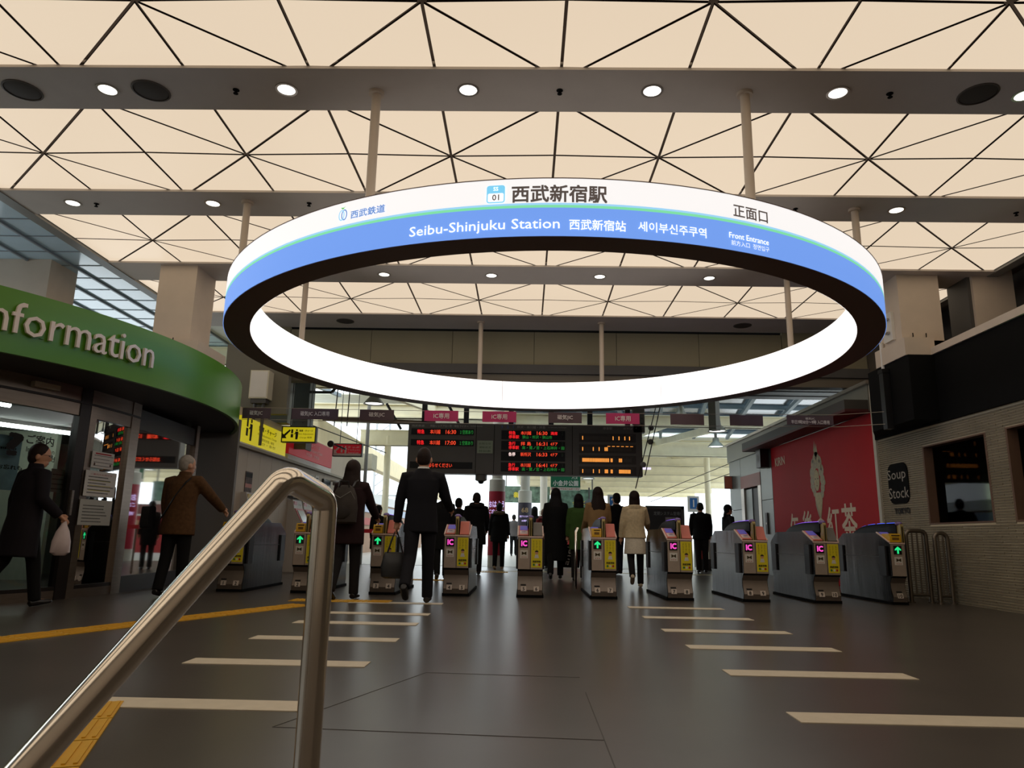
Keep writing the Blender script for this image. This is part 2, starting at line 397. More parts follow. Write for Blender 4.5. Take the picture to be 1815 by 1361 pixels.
# station number badge
ba, bz = ring_px(879, 345)
def badge(pts, m, d, name):
    f = on_ring(ba, bz); b = B(); b.add([f(u, v, d) for u, v in pts], [tuple(range(len(pts)))]); return b.obj(name, m, ring, smooth=False)
def rrect(w_, h_, r, cx=0, cy=0, n=5):
    out = []
    for sx, sy, a0 in ((1, -1, -90), (1, 1, 0), (-1, 1, 90), (-1, -1, 180)):
        for i in range(n+1):
            a = rad(a0+90*i/n); out.append((cx+sx*(w_/2-r)+r*math.cos(a), cy+sy*(h_/2-r)+r*math.sin(a)))
    return out
S_ = 0.135
badge(rrect(S_*.99, S_*1.02, .02), glow('badge_blue', (120, 200, 236), 1), .001, 'badge')
badge(rrect(S_*.86, S_*.5, .012, 0, -S_*.2), glow('badge_white', (250, 250, 252), 1), .002, 'badge_field')
f_ = on_ring(ba, bz)
text('SS', .030, WHT, ring, None, fn=lambda u, v, d: f_(u, v+.041, .003), bold=.01)
text('01', .046, DKT, ring, None, fn=lambda u, v, d: f_(u, v-.026, .003), bold=.012)
# company emblem: two linked ovals and a leaf
ea, ez = ring_px(609, 382); fe = on_ring(ea, ez)
for dx, m in ((-.013, RLB), (.013, BLT)):
    b = B(); n = 20; r1, r2 = (.030, .046), (.020, .036)
    vs = [fe(dx+r1[0]*math.cos(2*PI*i/n), r1[1]*math.sin(2*PI*i/n), .002+abs(dx-.013)*.01) for i in range(n)]+[fe(dx+r2[0]*math.cos(2*PI*i/n), r2[1]*math.sin(2*PI*i/n), .002+abs(dx-.013)*.01) for i in range(n)]
    b.add(vs, [(i, (i+1) % n, (i+1) % n+n, i+n) for i in range(n)]).obj('emblem', m, ring, smooth=False)
B().add([fe(u, v, .002) for u, v in ((-.024, .066), (-.01, .050), (0, .048), (.026, .072), (.006, .062), (-.008, .064))], [(0, 1, 2, 3, 4, 5)]).obj('emblem_leaf', glow('emblem_green', (96, 190, 100), 1), ring, smooth=False)
ROD = mat('pale_hanger_rod', (206, 190, 172), .5)
for x, y in ((-1.386, 5.78), (1.903, 5.76), (-3.39, 7.98), (3.88, 8.04), (-3.385, 10.38), (3.872, 10.3), (-.857, 12.8), (1.363, 12.78)):
    lx, ly = x-RC[0], y-RC[1]
    r = B(); r.tube([(lx, ly, RH-.12), (lx, ly, CZ-RB)], .042, 14); r.lathe([(.07, CZ-RB-.03), (.07, CZ-RB)], (lx, ly, 0), 14)
    ro = r.obj('rod', ROD, ring)
    d = math.hypot(lx, ly); k = (RR-RT*.6)/d
    B().bar((lx, ly, RH-.08), (lx*k, ly*k, RH-.08), .05, .04).obj('bracket', DKB, ro)

# ---- ceiling fixtures
DLE = glow('downlight_lens', (255, 250, 236), 3.0)
pos = [(-3.826, 5.76), (-2.192, 5.745), (-.556, 5.735), (1.079, 5.735), (2.719, 5.75), (4.36, 5.77), (-5.566, 8.05), (-3.833, 8.03), (4.38, 8.05), (-2.199, 10.39), (-.558, 10.385), (1.088, 10.385), (2.746, 10.4)]
lab = ['first beam, above the booth letters', 'first beam, between the booth and the hanger rod', 'first beam, just right of the near hanger rod', 'first beam, left of the right near hanger rod', 'first beam, right of the right near hanger rod', 'first beam, at the right edge', 'second beam, at its left end', 'second beam, beside the far left hanger rod', 'second beam, right of the ring', 'third beam, leftmost seen through the ring', 'third beam, second seen through the ring', 'third beam, third seen through the ring', 'third beam, rightmost seen through the ring']
dl_p = None
ring_m = B().lathe([(.078, -.006), (.098, -.006), (.098, 0.0), (.078, 0.0)], n=24, cap=False).mesh('trim_ring', STEEL)
lens_m = B().lathe([(.078, -.003), (.05, -.002), (.001, -.002)], n=24).mesh('lens', DLE)
for (x, y), l in zip(pos, lab):
    t = thing('ceiling_downlight', 'round lit downlight in the '+l, 'light', (x, y, CZ), 0, 'downlights in the ceiling beams')
    inst('trim_ring', ring_m, t); inst('lens', lens_m, t)
GR = mat('speaker_grille', (70, 64, 58), .8)
sp_m = B().lathe([(.001, -.004), (.14, -.004), (.15, -.001), (.15, 0)], n=28).mesh('grille', GR); sp_r = B().lathe([(.15, -.008), (.165, -.005), (.165, 0), (.15, 0)], n=28, cap=False).mesh('rim', mat('speaker_rim', (92, 84, 76), .7))
for x, y, l in ((-3.436, 5.775, 'first beam beside a downlight above the booth'), (3.947, 5.758, 'first beam near the right edge'), (-3.401, 12.864, 'last beam above the beige wall, left of centre'), (3.966, 12.849, 'last beam above the beige wall, right of centre'), (-4.619, 5.778, 'first beam at its left end')):
    t = thing('ceiling_speaker', 'round dark speaker grille in the '+l, 'speaker', (x, y, CZ), 0, 'ceiling speakers')
    inst('grille', sp_m, t); inst('rim', sp_r, t)
sk_m = B().lathe([(.03, 0), (.03, -.004), (.012, -.006), (.010, -.03), (.022, -.034), (.022, -.038), (.001, -.04)], n=12).mesh('body', MATT_BLACK)
for x, y, l in ((-2.652, 5.755, 'first beam left of the near rod'), (.259, 5.735, 'middle of the first beam'), (3.177, 5.757, 'first beam right of the near rod'), (-5.283, 8.066, 'second beam beside its end downlight'), (-2.65, 8.0, 'second beam above the ring emblem'), (3.182, 8.038, 'second beam above the ring edge'), (5.816, 8.092, 'second beam at the shop side')):
    t = inst('fire_sprinkler', sk_m, None, (x, y, CZ)); tag(t, 'small dark sprinkler head in the '+l, 'sprinkler', 'ceiling sprinklers')

# ================================================================== RIGHT SIDE: soup shop, red wall, lift
WX = 5.8
BRICK = mat('thin_clay_tile', (126, 116, 96), 0.85, 0, 0.16, 2.2, 0.3)
MORT = mat('pale_joint', (212, 198, 168), 0.9)
shop = struct(B().box(WX+.008, WX+.2, 2.0, 11.93, 0, 1.05).box(WX+.008, WX+.2, 2.0, 11.93, 2.17, 2.45).box(WX+.008, WX+.2, 10.62, 11.93, 1.05, 2.17).box(WX+.008, WX+.2, 8.76, 9.14, 1.05, 2.17).box(WX+.008, WX+.2, 2.0, 7.0, 1.05, 2.17).obj('wall_shop', MORT, smooth=False))
holes = [(9.14, 10.62, 1.05, 2.17), (7.0, 8.76, 1.05, 2.17)]
bt = B(); rowh = 0.033
for r in range(int(2.44/rowh)):
    z0, z1 = r*rowh+.008, (r+1)*rowh-.001; y = 2.0-(.13 if r % 2 else 0)
    while y < 11.93:
        a, b = max(2.0, y+.003), min(11.93, y+.258)
        segs = [(a, b)]
        for h in holes:
            if z1 > h[2]+.002 and z0 < h[3]-.002:
                ns = []
                for p, q in segs:
                    if q <= h[0] or p >= h[1]: ns.append((p, q))
                    else:
                        if p < h[0]: ns.append((p, h[0]))
                        if q > h[1]: ns.append((h[1], q))
                segs = ns
        for p, q in segs:
            if q-p > .01:
                x = WX+random.uniform(0, .004)
                bt.add([(x, p, z0), (x, q, z0), (x, q, z1), (x, p, z1), (WX+.012, p, z0), (WX+.012, q, z0), (WX+.012, q, z1), (WX+.012, p, z1)], [(0, 3, 2, 1)[::-1], (3, 7, 6, 2), (0, 1, 5, 4), (0, 4, 7, 3), (1, 2, 6, 5)])
        y += .261
stuff(bt.obj('brick', BRICK, shop, smooth=False))
REV = mat('brown_window_reveal', (112, 84, 66), .7, 0, .08, 5)
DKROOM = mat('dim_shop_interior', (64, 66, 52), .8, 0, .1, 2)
sg = glass('shop_window_glass', (160, 168, 144), .03, 1.18)
for n, (y0, y1, z0, z1) in enumerate(holes):
    wn = struct(B().box(WX+.15, WX+.2, y1-.002, y1+.002, z0, z1).obj('window_%d' % (n+1), REV, smooth=False))
    for a in ((y1-.035, y1), (y0, y0+.035)): B().box(WX+.0, WX+.17, a[0], a[1], z0, z1).obj('jamb', REV, wn, smooth=False)
    B().box(WX+.0, WX+.17, y0+.035, y1-.035, z0-.0, z0+.02).obj('sill', REV, wn, smooth=False)
    B().box(WX+.0, WX+.17, y0+.035, y1-.035, z1-.02, z1).obj('head', REV, wn, smooth=False)
    B().box(WX+.13, WX+.138, y0+.035, y1-.035, z0+.02, z1-.02).obj('pane', sg, wn, smooth=False)
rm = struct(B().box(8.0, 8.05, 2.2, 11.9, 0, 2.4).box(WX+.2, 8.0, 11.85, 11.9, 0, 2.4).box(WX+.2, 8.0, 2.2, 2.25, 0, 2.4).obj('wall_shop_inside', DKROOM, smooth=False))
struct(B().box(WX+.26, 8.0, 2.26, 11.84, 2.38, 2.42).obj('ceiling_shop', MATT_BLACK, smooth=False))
t = thing('shop_fill_lamp', 'small warm lamp added behind the second soup shop window to brighten the interior', 'light', (6.9, 8.6, 2.3))  # lamp added to light up the shop interior
B().lathe([(.09, .10), (.09, .02), (.07, .0)], n=14, cap=False).obj('housing', MATT_BLACK, t); B().lathe([(.07, .012), (.001, .012)], n=14, cap=False).obj('lens', glow('warm_lens', (255, 214, 150), 30), t)
t = thing('shop_table', 'dark table with chair standing behind the soup shop window', 'table', (6.7, 9.9, 0))
B().box(-.35, .35, -.35, .35, .70, .74).obj('tabletop', mat('dark_wood', (70, 54, 40), .5), t, smooth=False); B().lathe([(.25, 0), (.25, .02), (.03, .04), (.03, .70)], n=14).obj('pedestal', MATT_BLACK, t)
# black fascia with the beige cap, wrapped around the column
fa = thing('shop_fascia', 'long plain black signboard fascia above the soup shop windows', 'signboard', (0, 0, 0)); fa['kind'] = 'structure'
B().box(WX-.04, WX+.25, 2.0, 11.93, 2.44, 3.40).obj('board', MATT_BLACK, fa, smooth=False)
B().box(WX-.07, WX+.28, 2.0, 11.2, 3.40, 3.50).obj('cap_strip', COLUMN, fa, smooth=False)
B().prism([(5.40, 10.0), (5.40, 11.22), (WX-.04, 11.90), (WX-.04, 10.0)], 'z', 2.47, 3.40).obj('column_wrap', MATT_BLACK, fa, smooth=False)
t = thing('wire_post', 'black upright post on the shop fascia that anchors the sign cables', 'post', (5.35, 10.62, 2.44))
B().box(-.05, .048, -.06, .06, -.02, .86).obj('post', BLACK, t, smooth=False); B().box(-.06, .045, -.07, .07, .82, .88).obj('cap', BLACK, t, smooth=False)
st = struct(B().box(WX-.03, WX+.06, 11.93, 12.02, 0, 3.44).obj('trim_5', mat('pale_corner_strip', (196, 190, 172), .5), smooth=False))
# soup shop sign plate
sp_ = thing('shop_plate', 'black rounded plate with thin serif soup shop lettering on brick wall', 'sign', (WX-.001, 11.37, 1.69))
b = B(); pl = rrect(.60, .62, .14, 0, 0); b.prism([(u, v) for u, v in pl], 'x', -.012, 0); b.obj('plate', MATT_BLACK, sp_, smooth=False)
SER = mat('pale_serif_letter', (176, 166, 150), .6)
text('Soup', .20, SER, sp_, (-.014, .03, .12), '-x', w=.56); text('Stock', .165, SER, sp_, (-.014, -.0, -.145), '-x', w=.60)
text('TOKYO', .095, INK, sp_, (-.008, -.04, -.42), '-x', w=.46, bold=.045)
# green neon sign on the fascia, cut by the picture's edge
ne = thing('neon_sign', 'green and white neon arch emblem glowing on the black shop fascia', 'sign', (WX-.09, 7.68, 2.98))
NG = glow('neon_green', (150, 255, 150), 1.6); NW = glow('neon_white', (235, 235, 255), 1.2)
def arch(wd, hh, n=16): return [(-.0, wd/2*math.cos(a), hh*.5-wd/2+wd/2*math.sin(a)) for a in [PI*i/n for i in range(n+1)]]
A1 = [(0, .30, -.42)]+arch(.60, .90)+[(0, -.30, -.42), (0, .30, -.42)]
B().tube(A1, .017, 8).obj('outer_tube', NG, ne)
A2 = [(0, .25, -.38)]+arch(.50, .80)+[(0, -.25, -.38), (0, .25, -.38)]
B().tube(A2, .011, 8).obj('inner_tube', NW, ne)
for z in (-.25, -.08, .09, .22):
    B().tube([(0, .24, z), (0, .12, z+.06), (0, 0, z), (0, -.12, z-.06), (0, -.24, z)], .012, 8).obj('wave_tube', NW, ne)
B().box(.015, .04, -.29, .29, -.42, .40).obj('backing', mat('violet_black', (26, 20, 44), .5), ne, smooth=False)
# red drink advertisement wall
RED = mat('red_printed_board', (188, 22, 32), 0.6, 0, 0.03, 2, spec=.1)
ad = thing('red_wall_advert', 'huge red tea advertisement board with gold portrait and tall pale lettering', 'advert', (WX, 14.5, 0))
B().box(0, .06, -2.45, 2.62, .0, 2.93).obj('board', RED, ad, smooth=False)
PL = mat('pale_gold_lettering', (236, 212, 184), .6)
def adx(y, z, s, wd, hh, m=PL, bold=.0): text(s, hh, m, ad, (-.004, 14.5*0+y, z), '-x', w=wd, bold=bold)
adx(2.05, 2.57, 'KIRIN', .62, .19, PL, .012)
for ch, y, z, wd, hh in (('午', 1.36, 1.05, .5, .66), ('後', .62, 1.07, .55, .68), ('の', -.02, 1.02, .50, .46), ('紅', -.62, 1.09, .56, .70), ('茶', -1.3, 1.10, .62, .74)): adx(y, z, ch, wd, hh, PL, .014)
GOLD = mat('gold_ink', (150, 128, 66), .5, 0, .25, 18); GOLDL = mat('light_gold_ink', (186, 164, 104), .55, 0, .12, 20); GOLDD = mat('dark_gold_ink', (84, 66, 34), .6)
def flat(pts, m, x, name): 
    b = B(); b.add([(x, u, v) for u, v in pts], [tuple(range(len(pts)))]); return b.obj(name, m, ad, smooth=False)
def disc(u, v, r, m, x, name, q=1.0): flat([(u+r*math.cos(a), v+r*q*math.sin(a)) for a in [2*PI*i/12 for i in range(12)]], m, x, name)
flat([(.10, 2.58), (.03, 2.78), (.0, 2.6), (-.05, 2.72), (-.10, 2.5), (0, 2.4)], GOLD, -.003, 'portrait_plume')
for u, v, r in ((.0, 2.38, .17), (.13, 2.30, .14), (-.13, 2.32, .14), (.22, 2.14, .13), (-.21, 2.16, .13), (.25, 1.98, .10), (-.25, 1.98, .11), (.22, 1.84, .09), (-.24, 1.82, .10), (.16, 1.74, .08), (-.20, 1.70, .08), (.30, 1.88, .05), (-.33, 1.92, .06)): disc(u, v, r, GOLD, -.003-.0002*abs(u), 'portrait_hair')
flat([(.17, 1.72), (.15, 1.50), (.06, 1.32), (-.05, 1.18), (-.14, 1.40), (-.20, 1.60), (-.12, 1.74)], GOLD, -.0028, 'portrait_bust')
flat([(.13*math.cos(a)+.02, 1.98+.21*math.sin(a)) for a in [2*PI*i/20 for i in range(20)]], GOLDL, -.005, 'portrait_face')
flat([(.14, 1.74), (.16, 1.62), (-.06, 1.24), (-.20, 1.58), (-.10, 1.74)], GOLDL, -.0045, 'portrait_shoulder')
for u in (.075, -.04): flat([(u+.028*math.cos(a), 2.01+.012*math.sin(a)) for a in [2*PI*i/10 for i in range(10)]], GOLDD, -.007, 'portrait_eye')
flat([(.05, 1.875), (.02, 1.885), (-.01, 1.875), (.02, 1.86)], GOLDD, -.007, 'portrait_mouth'); flat([(.03, 1.99), (.035, 1.92), (.0, 1.92)], GOLD, -.006, 'portrait_nose')
for k in range(9):
    a = .35*k; u0 = .24*math.cos(a+.6); v0 = 2.12+.26*abs(math.sin(a+.6)); flat([(u0, v0), (u0+.05, v0+.03), (u0+.03, v0+.09), (u0-.02, v0+.05)], GOLDD if k % 2 else GOLDL, -.006, 'portrait_curl')
# steel clad lift block beyond the red wall
CLAD = mat('grey_steel_cladding', (112, 116, 110), 0.35, 0.35, 0.05, 2)
lw = struct(B().box(WX+.05, WX+.3, 12.0, 12.05, 0, 2.95).box(WX+.06, WX+.3, 17.1, 20.7, 0, 3.35).obj('wall_lift', MATT_BLACK, smooth=False))
for y0, y1, z0, z1 in ((17.14, 17.98, 0, 1.75), (17.14, 17.98, 1.76, 3.3), (19.62, 20.68, 0, 1.6), (19.62, 20.68, 1.61, 3.3), (17.99, 19.61, 2.46, 3.3)):
    B().box(WX, WX+.06, y0+.004, y1-.004, z0+.004, z1).obj('cladding_panel', CLAD, lw, smooth=False)
dn = struct(B().box(WX+.05, WX+.058, 18.2, 19.4, 0, 2.1).obj('door_1', mat('dark_lift_interior', (44, 40, 38), .5), smooth=False))
B().box(WX-.01, WX+.06, 19.36, 19.62, 0, 2.14).obj('jamb', STEEL, dn, smooth=False); B().box(WX-.01, WX+.06, 17.98, 18.2, 0, 2.14).obj('jamb', STEEL, dn, smooth=False)
B().box(WX-.012, WX+.06, 17.98, 19.62, 2.14, 2.46).obj('red_header', mat('faded_red_panel', (150, 92, 80), .5), dn, smooth=False)
B().box(WX+.03, WX+.05, 18.8, 19.36, 0, 2.1).obj('door_leaf', CLAD, dn, smooth=False)
t = thing('lift_sign', 'small square orange red projecting sign at the end of the steel lift wall', 'sign', (WX-.12, 20.4, 2.37)); B().box(-.1, .1, -.02, .02, -.16, .17).obj('panel', mat('orange_red', (196, 104, 84), .5), t, smooth=False); B().box(-.11, .12, -.015, .015, -.175, .185).obj('frame', GREYP, t, smooth=False)
t = thing('call_panel', 'dark lift call button strip on the steel wall', 'panel', (WX, 17.62, 1.2)); B().box(-.03, 0, -.07, .07, -.25, .25).obj('plate', DGREY, t, smooth=False); B().lathe([(.025, -.034), (.025, -.028)], n=10, axis='x').obj('button', STEEL, t)
t = thing('wall_speaker', 'small black box speaker on the steel wall beside the red advert', 'speaker', (WX-.1, 17.4, 2.72)); B().box(-.12, .08, -.16, .16, -.22, .22).obj('cabinet', BLACK, t, smooth=False); B().lathe([(.001, -.125), (.10, -.122)], n=14, axis='x', cap=False).obj('cone', DGREY, t); B().bar((.08, 0, 0), (.13, 0, 0), .05).obj('bracket', DGREY, t)
# eave beam over the lift wall and dark soffit above
ev = struct(B().box(5.76, 6.2, 12.03, 20.7, 2.95, 3.40).obj('trim_6', mat('grey_eave', (130, 128, 116), .45, .3, .05, 2), smooth=False))
B().box(5.70, 6.2, 11.95, 20.72, 3.40, 3.46).obj('gutter_edge', STEEL, ev, smooth=False)
B().box(5.36, 5.76, 12.05, 17.9, 2.98, 3.14).obj('soffit_box', mat('dark_grey_soffit', (70, 66, 60), .6), ev, smooth=False)
B().box(5.36, 5.80, 12.05, 17.9, 2.935, 2.98).obj('soffit_face', mat('dark_red_soffit', (84, 34, 32), .6), ev, smooth=False)
so = struct(B().box(1.6, 9.0, 13.5, 16.4, 3.98, 4.06).obj('ceiling_soffit', mat('grey_soffit_panel', (118, 120, 118), .5, 0, .04, 2), smooth=False))
for k in range(6): B().box(1.6, 9.0, 13.5+.5*k-.01, 13.5+.5*k+.01, 3.965, 3.98).obj('joint', DGREY, so, smooth=False)
# steel guard rail between the last gate and the shop
gr = thing('guard_rail', 'dark steel tube guard rail with upright bars by the brick wall', 'railing', (5.5, 10.2, 0))
RT_ = mat('dull_rail_steel', (122, 112, 100), .35, .8, .05, 4)
def ubend(x0, x1, y, z1, r, name):
    pts = [(x0, y, 0)]+[(x0, y, z1-r)]+[(x0+r-r*math.cos(a), y, z1-r+r*math.sin(a)) for a in [PI/2*i/5 for i in range(1, 6)]]+[(x1-r+r*math.sin(a), y, z1-r+r*math.cos(a)) for a in [PI/2*i/5 for i in range(0, 6)]]+[(x1, y, 0)]
    B().tube(pts, .028, 10).obj(name, RT_, gr)
ubend(-.27, .0, 0, .95, .07, 'frame'); ubend(.05, .22, -.12, .92, .07, 'frame')
for x, y in ((-.19, 0), (-.12, 0), (-.05, 0), (.10, -.12), (.16, -.12)): B().tube([(x, y, .1), (x, y, .92 if y == 0 else .9)], .012, 8).obj('bar', RT_, gr)
B().tube([(-.27, 0, .1), (.0, 0, .1)], .02, 8).obj('lower_bar', RT_, gr); B().tube([(.05, -.12, .1), (.22, -.12, .1)], .02, 8).obj('lower_bar', RT_, gr)
for x, y in ((-.27, 0), (0, 0), (.05, -.12), (.22, -.12)): B().lathe([(.05, 0), (.05, .012), (.03, .016)], (x, y, 0), 12).obj('foot', RT_, gr)

# ================================================================== LEFT SIDE: information booth
BC = (-9.3, 9.1); BR, WR = 5.2, 4.2
bo = thing('information_booth', 'curved station information booth with green canopy band and glass walls', 'booth', (BC[0], BC[1], 0))
GREEN = mat('green_enamel_band', (84, 142, 26), 0.32, 0, 0.02, 2)
def sector(name, r0, r1, z0, z1, a0, a1, m, n=60, par=bo):
    b = B(); rings = []
    for i in range(n+1):
        a = rad(a0+(a1-a0)*i/n); c, s_ = math.cos(a), math.sin(a)
        rings.append([(r0*c, r0*s_, z0), (r1*c, r1*s_, z0), (r1*c, r1*s_, z1), (r0*c, r0*s_, z1)])
    b.loft(rings); return b.obj(name, m, par)
sector('canopy_band', BR-.05, BR, 2.36, 2.98, -78, 100, GREEN, 90)
sector('soffit', 3.2, BR-.05, 2.39, 2.42, -78, 100, mat('dark_soffit', (58, 54, 50), .5), 60)
sector('roof', 0.3, BR-.05, 2.9, 2.94, -78, 100, GREYP, 60)
FRM = mat('booth_steel_frame', (142, 128, 116), .35, .8, .08, 4, 0, (1, 1, 10))
DKF = mat('dark_door_stile', (46, 40, 38), .4, .4)
BG = glass('booth_glass', (225, 232, 228), .02, 1.3)
sector('header', WR-.06, WR+.02, 2.06, 2.40, -60, 3, FRM, 40)
sector('header_lip', WR-.06, WR+.04, 2.20, 2.225, -60, 3, DKF, 40)
sector('sill', WR-.05, WR+.02, 0, .10, -60, 3, FRM, 40)
sector('floor_rail', WR-.05, WR+.02, .10, .14, -60, 3, DKF, 40)
for a0, a1 in ((-60, -44), (-43.5, -26.5), (-25.8, -12.6), (-9.2, .2)): sector('pane', WR-.025, WR-.015, .14, 2.06, a0, a1, BG, 8)
for a, wd, m in ((-44, .3, FRM), (-26.3, .35, FRM), (-12.2, .55, DKF), (-11.2, .5, DKF), (-9.9, .7, FRM), (.8, .9, FRM), (2.2, .5, FRM)): sector('post', WR-.07, WR+.03, 0, 2.40, a-wd, a+wd, m, 2)
hd = sector('door_handle', WR+.03, WR+.06, .92, 1.2, -12.5, -12.1, STEEL, 2)
sensor = sector('door_sensor', WR+.02, WR+.09, 2.27, 2.33, -21.5, -17.5, mat('cream_sensor', (190, 178, 160), .5), 4)
# straight glass display at the far end
SP0, SP1 = Vector((-5.1-BC[0], 9.3-BC[1], 0)), Vector((-5.19-BC[0], 11.15-BC[1], 0))
B().bar(SP0+Vector((0, 0, 1.15)), SP1+Vector((0, 0, 1.15)), .012, 1.9).obj('pane', glass('display_glass', (90, 92, 90), .03, 1.22), bo, smooth=False)
B().bar(SP0+Vector((0, 0, 2.2)), SP1+Vector((0, 0, 2.2)), .05, .26).obj('header', DKF, bo, smooth=False)
B().bar(SP0+Vector((0, 0, .1)), SP1+Vector((0, 0, .1)), .05, .2).obj('sill', DKF, bo, smooth=False)
B().box(SP1.x-.05, SP1.x+.05, SP1.y-.05, SP1.y+.05, 0, 2.4).obj('post', FRM, bo, smooth=False)
B().box(SP1.x-.7, SP0.x-.25, SP0.y, SP1.y, 0, 2.38).obj('display_cabinet', mat('dark_cabinet', (40, 40, 40), .6), bo, smooth=False)
def band_map(a_mid, z_mid):
    def fn(u, v, d):
        a = a_mid+u/(BR+.02); return ((BR+.02+d)*math.cos(a), (BR+.02+d)*math.sin(a), z_mid+v)
    return fn
v_, f_2 = text_verts('nformation', 2, 0); nw = max(v.x for v in v_)-min(v.x for v in v_); v2, _ = text_verts('Information', 2, 0); iw = max(v.x for v in v2)-min(v.x for v in v2)
a_l, a_r = rad(-33.2), rad(-14.0); arc = (a_r-a_l)*(BR+.02); full = arc*iw/nw
LET = mat('raised_pale_letter', (238, 226, 216), .5)
text('Information', .305, LET, bo, None, w=full, ext=.03, fn=band_map(a_r-full/2/(BR+.02), 2.703), name='letters')
for a in (-28, -18): sector('letter_rail', BR, BR+.015, 2.56, 2.565, a-.2, a+.2, GREEN, 2)  # tiny raised rails in the band's own green
# glass lettering
def glass_map(a_mid, z_mid, r=WR-.005):
    return lambda u, v, d: ((r+d)*math.cos(a_mid+u/r), (r+d)*math.sin(a_mid+u/r), z_mid+v)
def booth_px(px_, py_, r):
    d = fwd+rgt*((px_-907.5)/FPX)-upv*((py_-680.5)/FPX); ox, oy = -BC[0], -BC[1]
    a = d.x*d.x+d.y*d.y; b = 2*(d.x*ox+d.y*oy); c = ox*ox+oy*oy-r*r; t = (-b-math.sqrt(max(0, b*b-4*a*c)))/(2*a)
    return math.atan2(t*d.y+oy, t*d.x+ox), t*d.z+CAM_H
def gtext(s, xa, xb, yt, yb, m=INK, bold=0.0):
    r = WR-.005; aa, _ = booth_px(xa, (yt+yb)/2, r); ab, _ = booth_px(xb, (yt+yb)/2, r); _, zt = booth_px((xa+xb)/2, yt, r); _, zb = booth_px((xa+xb)/2, yb, r)
    text(s, zt-zb, m, bo, None, w=(ab-aa)*r, bold=bold, fn=glass_map((aa+ab)/2, (zt+zb)/2), name='glass_lettering')
gtext('?', 11, 41, 766, 808, INK, .03); gtext('ご案内', 47, 96, 772, 789, INK, .01); gtext('Information', 46, 97, 794, 803); gtext('Card', 68, 97, 808, 818)
# booth interior
INW = mat('pale_green_wall', (176, 180, 160), .8)
bi = struct(B().box(-10.2, -10.1, 4, 13.6, 0, 2.36).obj('wall_booth_inside', INW, smooth=False))
B().box(-10.1, -5.95, 12.9, 13.0, 0, 2.36).obj('partition', INW, bi, smooth=False); B().box(-10.1, -5.95, 4.2, 4.3, 0, 2.36).obj('partition', INW, bi, smooth=False); B().box(-10.1, -7.4, 11.2, 11.3, 0, 2.36).obj('partition', INW, bi, smooth=False); B().box(-7.3, -7.2, 8.6, 9.6, 0, 2.36).obj('partition', mat('pale_grey_partition', (150, 150, 142), .8), bi, smooth=False)
struct(B().box(-10.1, -5.6, 4.4, 13.0, 2.28, 2.32).obj('ceiling_booth', mat('booth_ceiling', (150, 148, 142), .8), smooth=False))
TUBE = glow('fluorescent_tube', (250, 252, 255), 22)
for k, (x0, y0, x1, y1) in enumerate(((-6.62, 7.35, -6.15, 8.35), (-7.6, 9.6, -6.9, 10.9))):
    t = thing('fluorescent_lamp', ('bright fluorescent strip lamp inside booth behind the sliding door', 'shorter fluorescent lamp deeper inside booth behind the notices')[k], 'light', (x0, y0, 2.2), 0, 'lamps inside the booth')
    B().tube([(0, 0, 0), (x1-x0, y1-y0, 0)], .03, 10).obj('tube', TUBE, t); B().bar((0, 0, .05), (x1-x0, y1-y0, .05), .09, .05).obj('housing', WHITE, t, smooth=False)
t = thing('counter', 'dark service counter inside the booth behind the glass', 'counter', (-6.55, 7.3, 0), rad(-15))
B().box(-.3, .3, -1.2, .9, .95, 1.0).obj('worktop', GREYP, t, smooth=False); B().box(-.25, .25, -1.2, .9, 0, .95).obj('front', DKF, t, smooth=False)
# notices and posters
def notice(pxs, label, kind, r=WR+.045, rows=6, red=False, seed=1):
    (xa, ya), (xb, yb) = pxs; am, zt = booth_px((xa+xb)/2, ya, r); _, zb = booth_px((xa+xb)/2, yb, r); aa, _ = booth_px(xa, (ya+yb)/2, r); ab, _ = booth_px(xb, (ya+yb)/2, r)
    wd = (ab-aa)*r; hh = zt-zb; rn = random.Random(seed)
    t = thing('paper_notice', label, 'notice', (BC[0]+r*math.cos(am), BC[1]+r*math.sin(am), (zt+zb)/2), am+PI/2, 'paper notices on the booth glass')
    B().box(-wd/2, wd/2, 0, .003, -hh/2, hh/2).obj('sheet', kind, t, smooth=False)
    b = B()
    for k in range(rows):
        z = hh*(.26-.62*k/max(1, rows-1)); L = wd*rn.uniform(.55, .82)
        x = -wd*.4
        while x < -wd*.4+L:
            q = rn.uniform(.008, .02); b.box(x, x+q, -.001, 0, z-hh*.018, z+hh*.018); x += q+.006
    stuff(b.obj('print', INK, t, smooth=False))
    return t, wd, hh
t, wd, hh = notice(((165, 802), (204, 831)), 'topmost small paper notice with red heading on booth glass', PAPER, rows=4, seed=2)
B().box(-wd*.36, wd*.36, -.001, 0, hh*.34, hh*.42).obj('heading', REDINK, t, smooth=False)
for dx in (-.36, .36): B().ell((wd*dx, -.001, -hh*.28), (.014, .001, .02), 8, 5).obj('figure_print', mat('brown_ink', (80, 50, 40), .7), t)
t, wd, hh = notice(((154, 836), (208, 881)), 'middle paper notice with rows of black and yellow print on booth glass', PAPER, rows=6, seed=3)
b = B()
for k in range(3): b.box(-wd*.36, wd*.34, -.0006, 0, hh*(.12-.19*k)-.004, hh*(.12-.19*k)+.002)
b.obj('highlight', mat('yellow_marker', (196, 184, 60), .7), t, smooth=False)
text('ご案内のお知らせ', .02, REDINK, t, (0, -.0015, hh*.37), '-y', w=wd*.7)
t, wd, hh = notice(((144, 886), (200, 931)), 'lowest pale grey paper notice with small faint print on booth glass', mat('grey_paper', (186, 184, 174), .8), rows=6, seed=4)
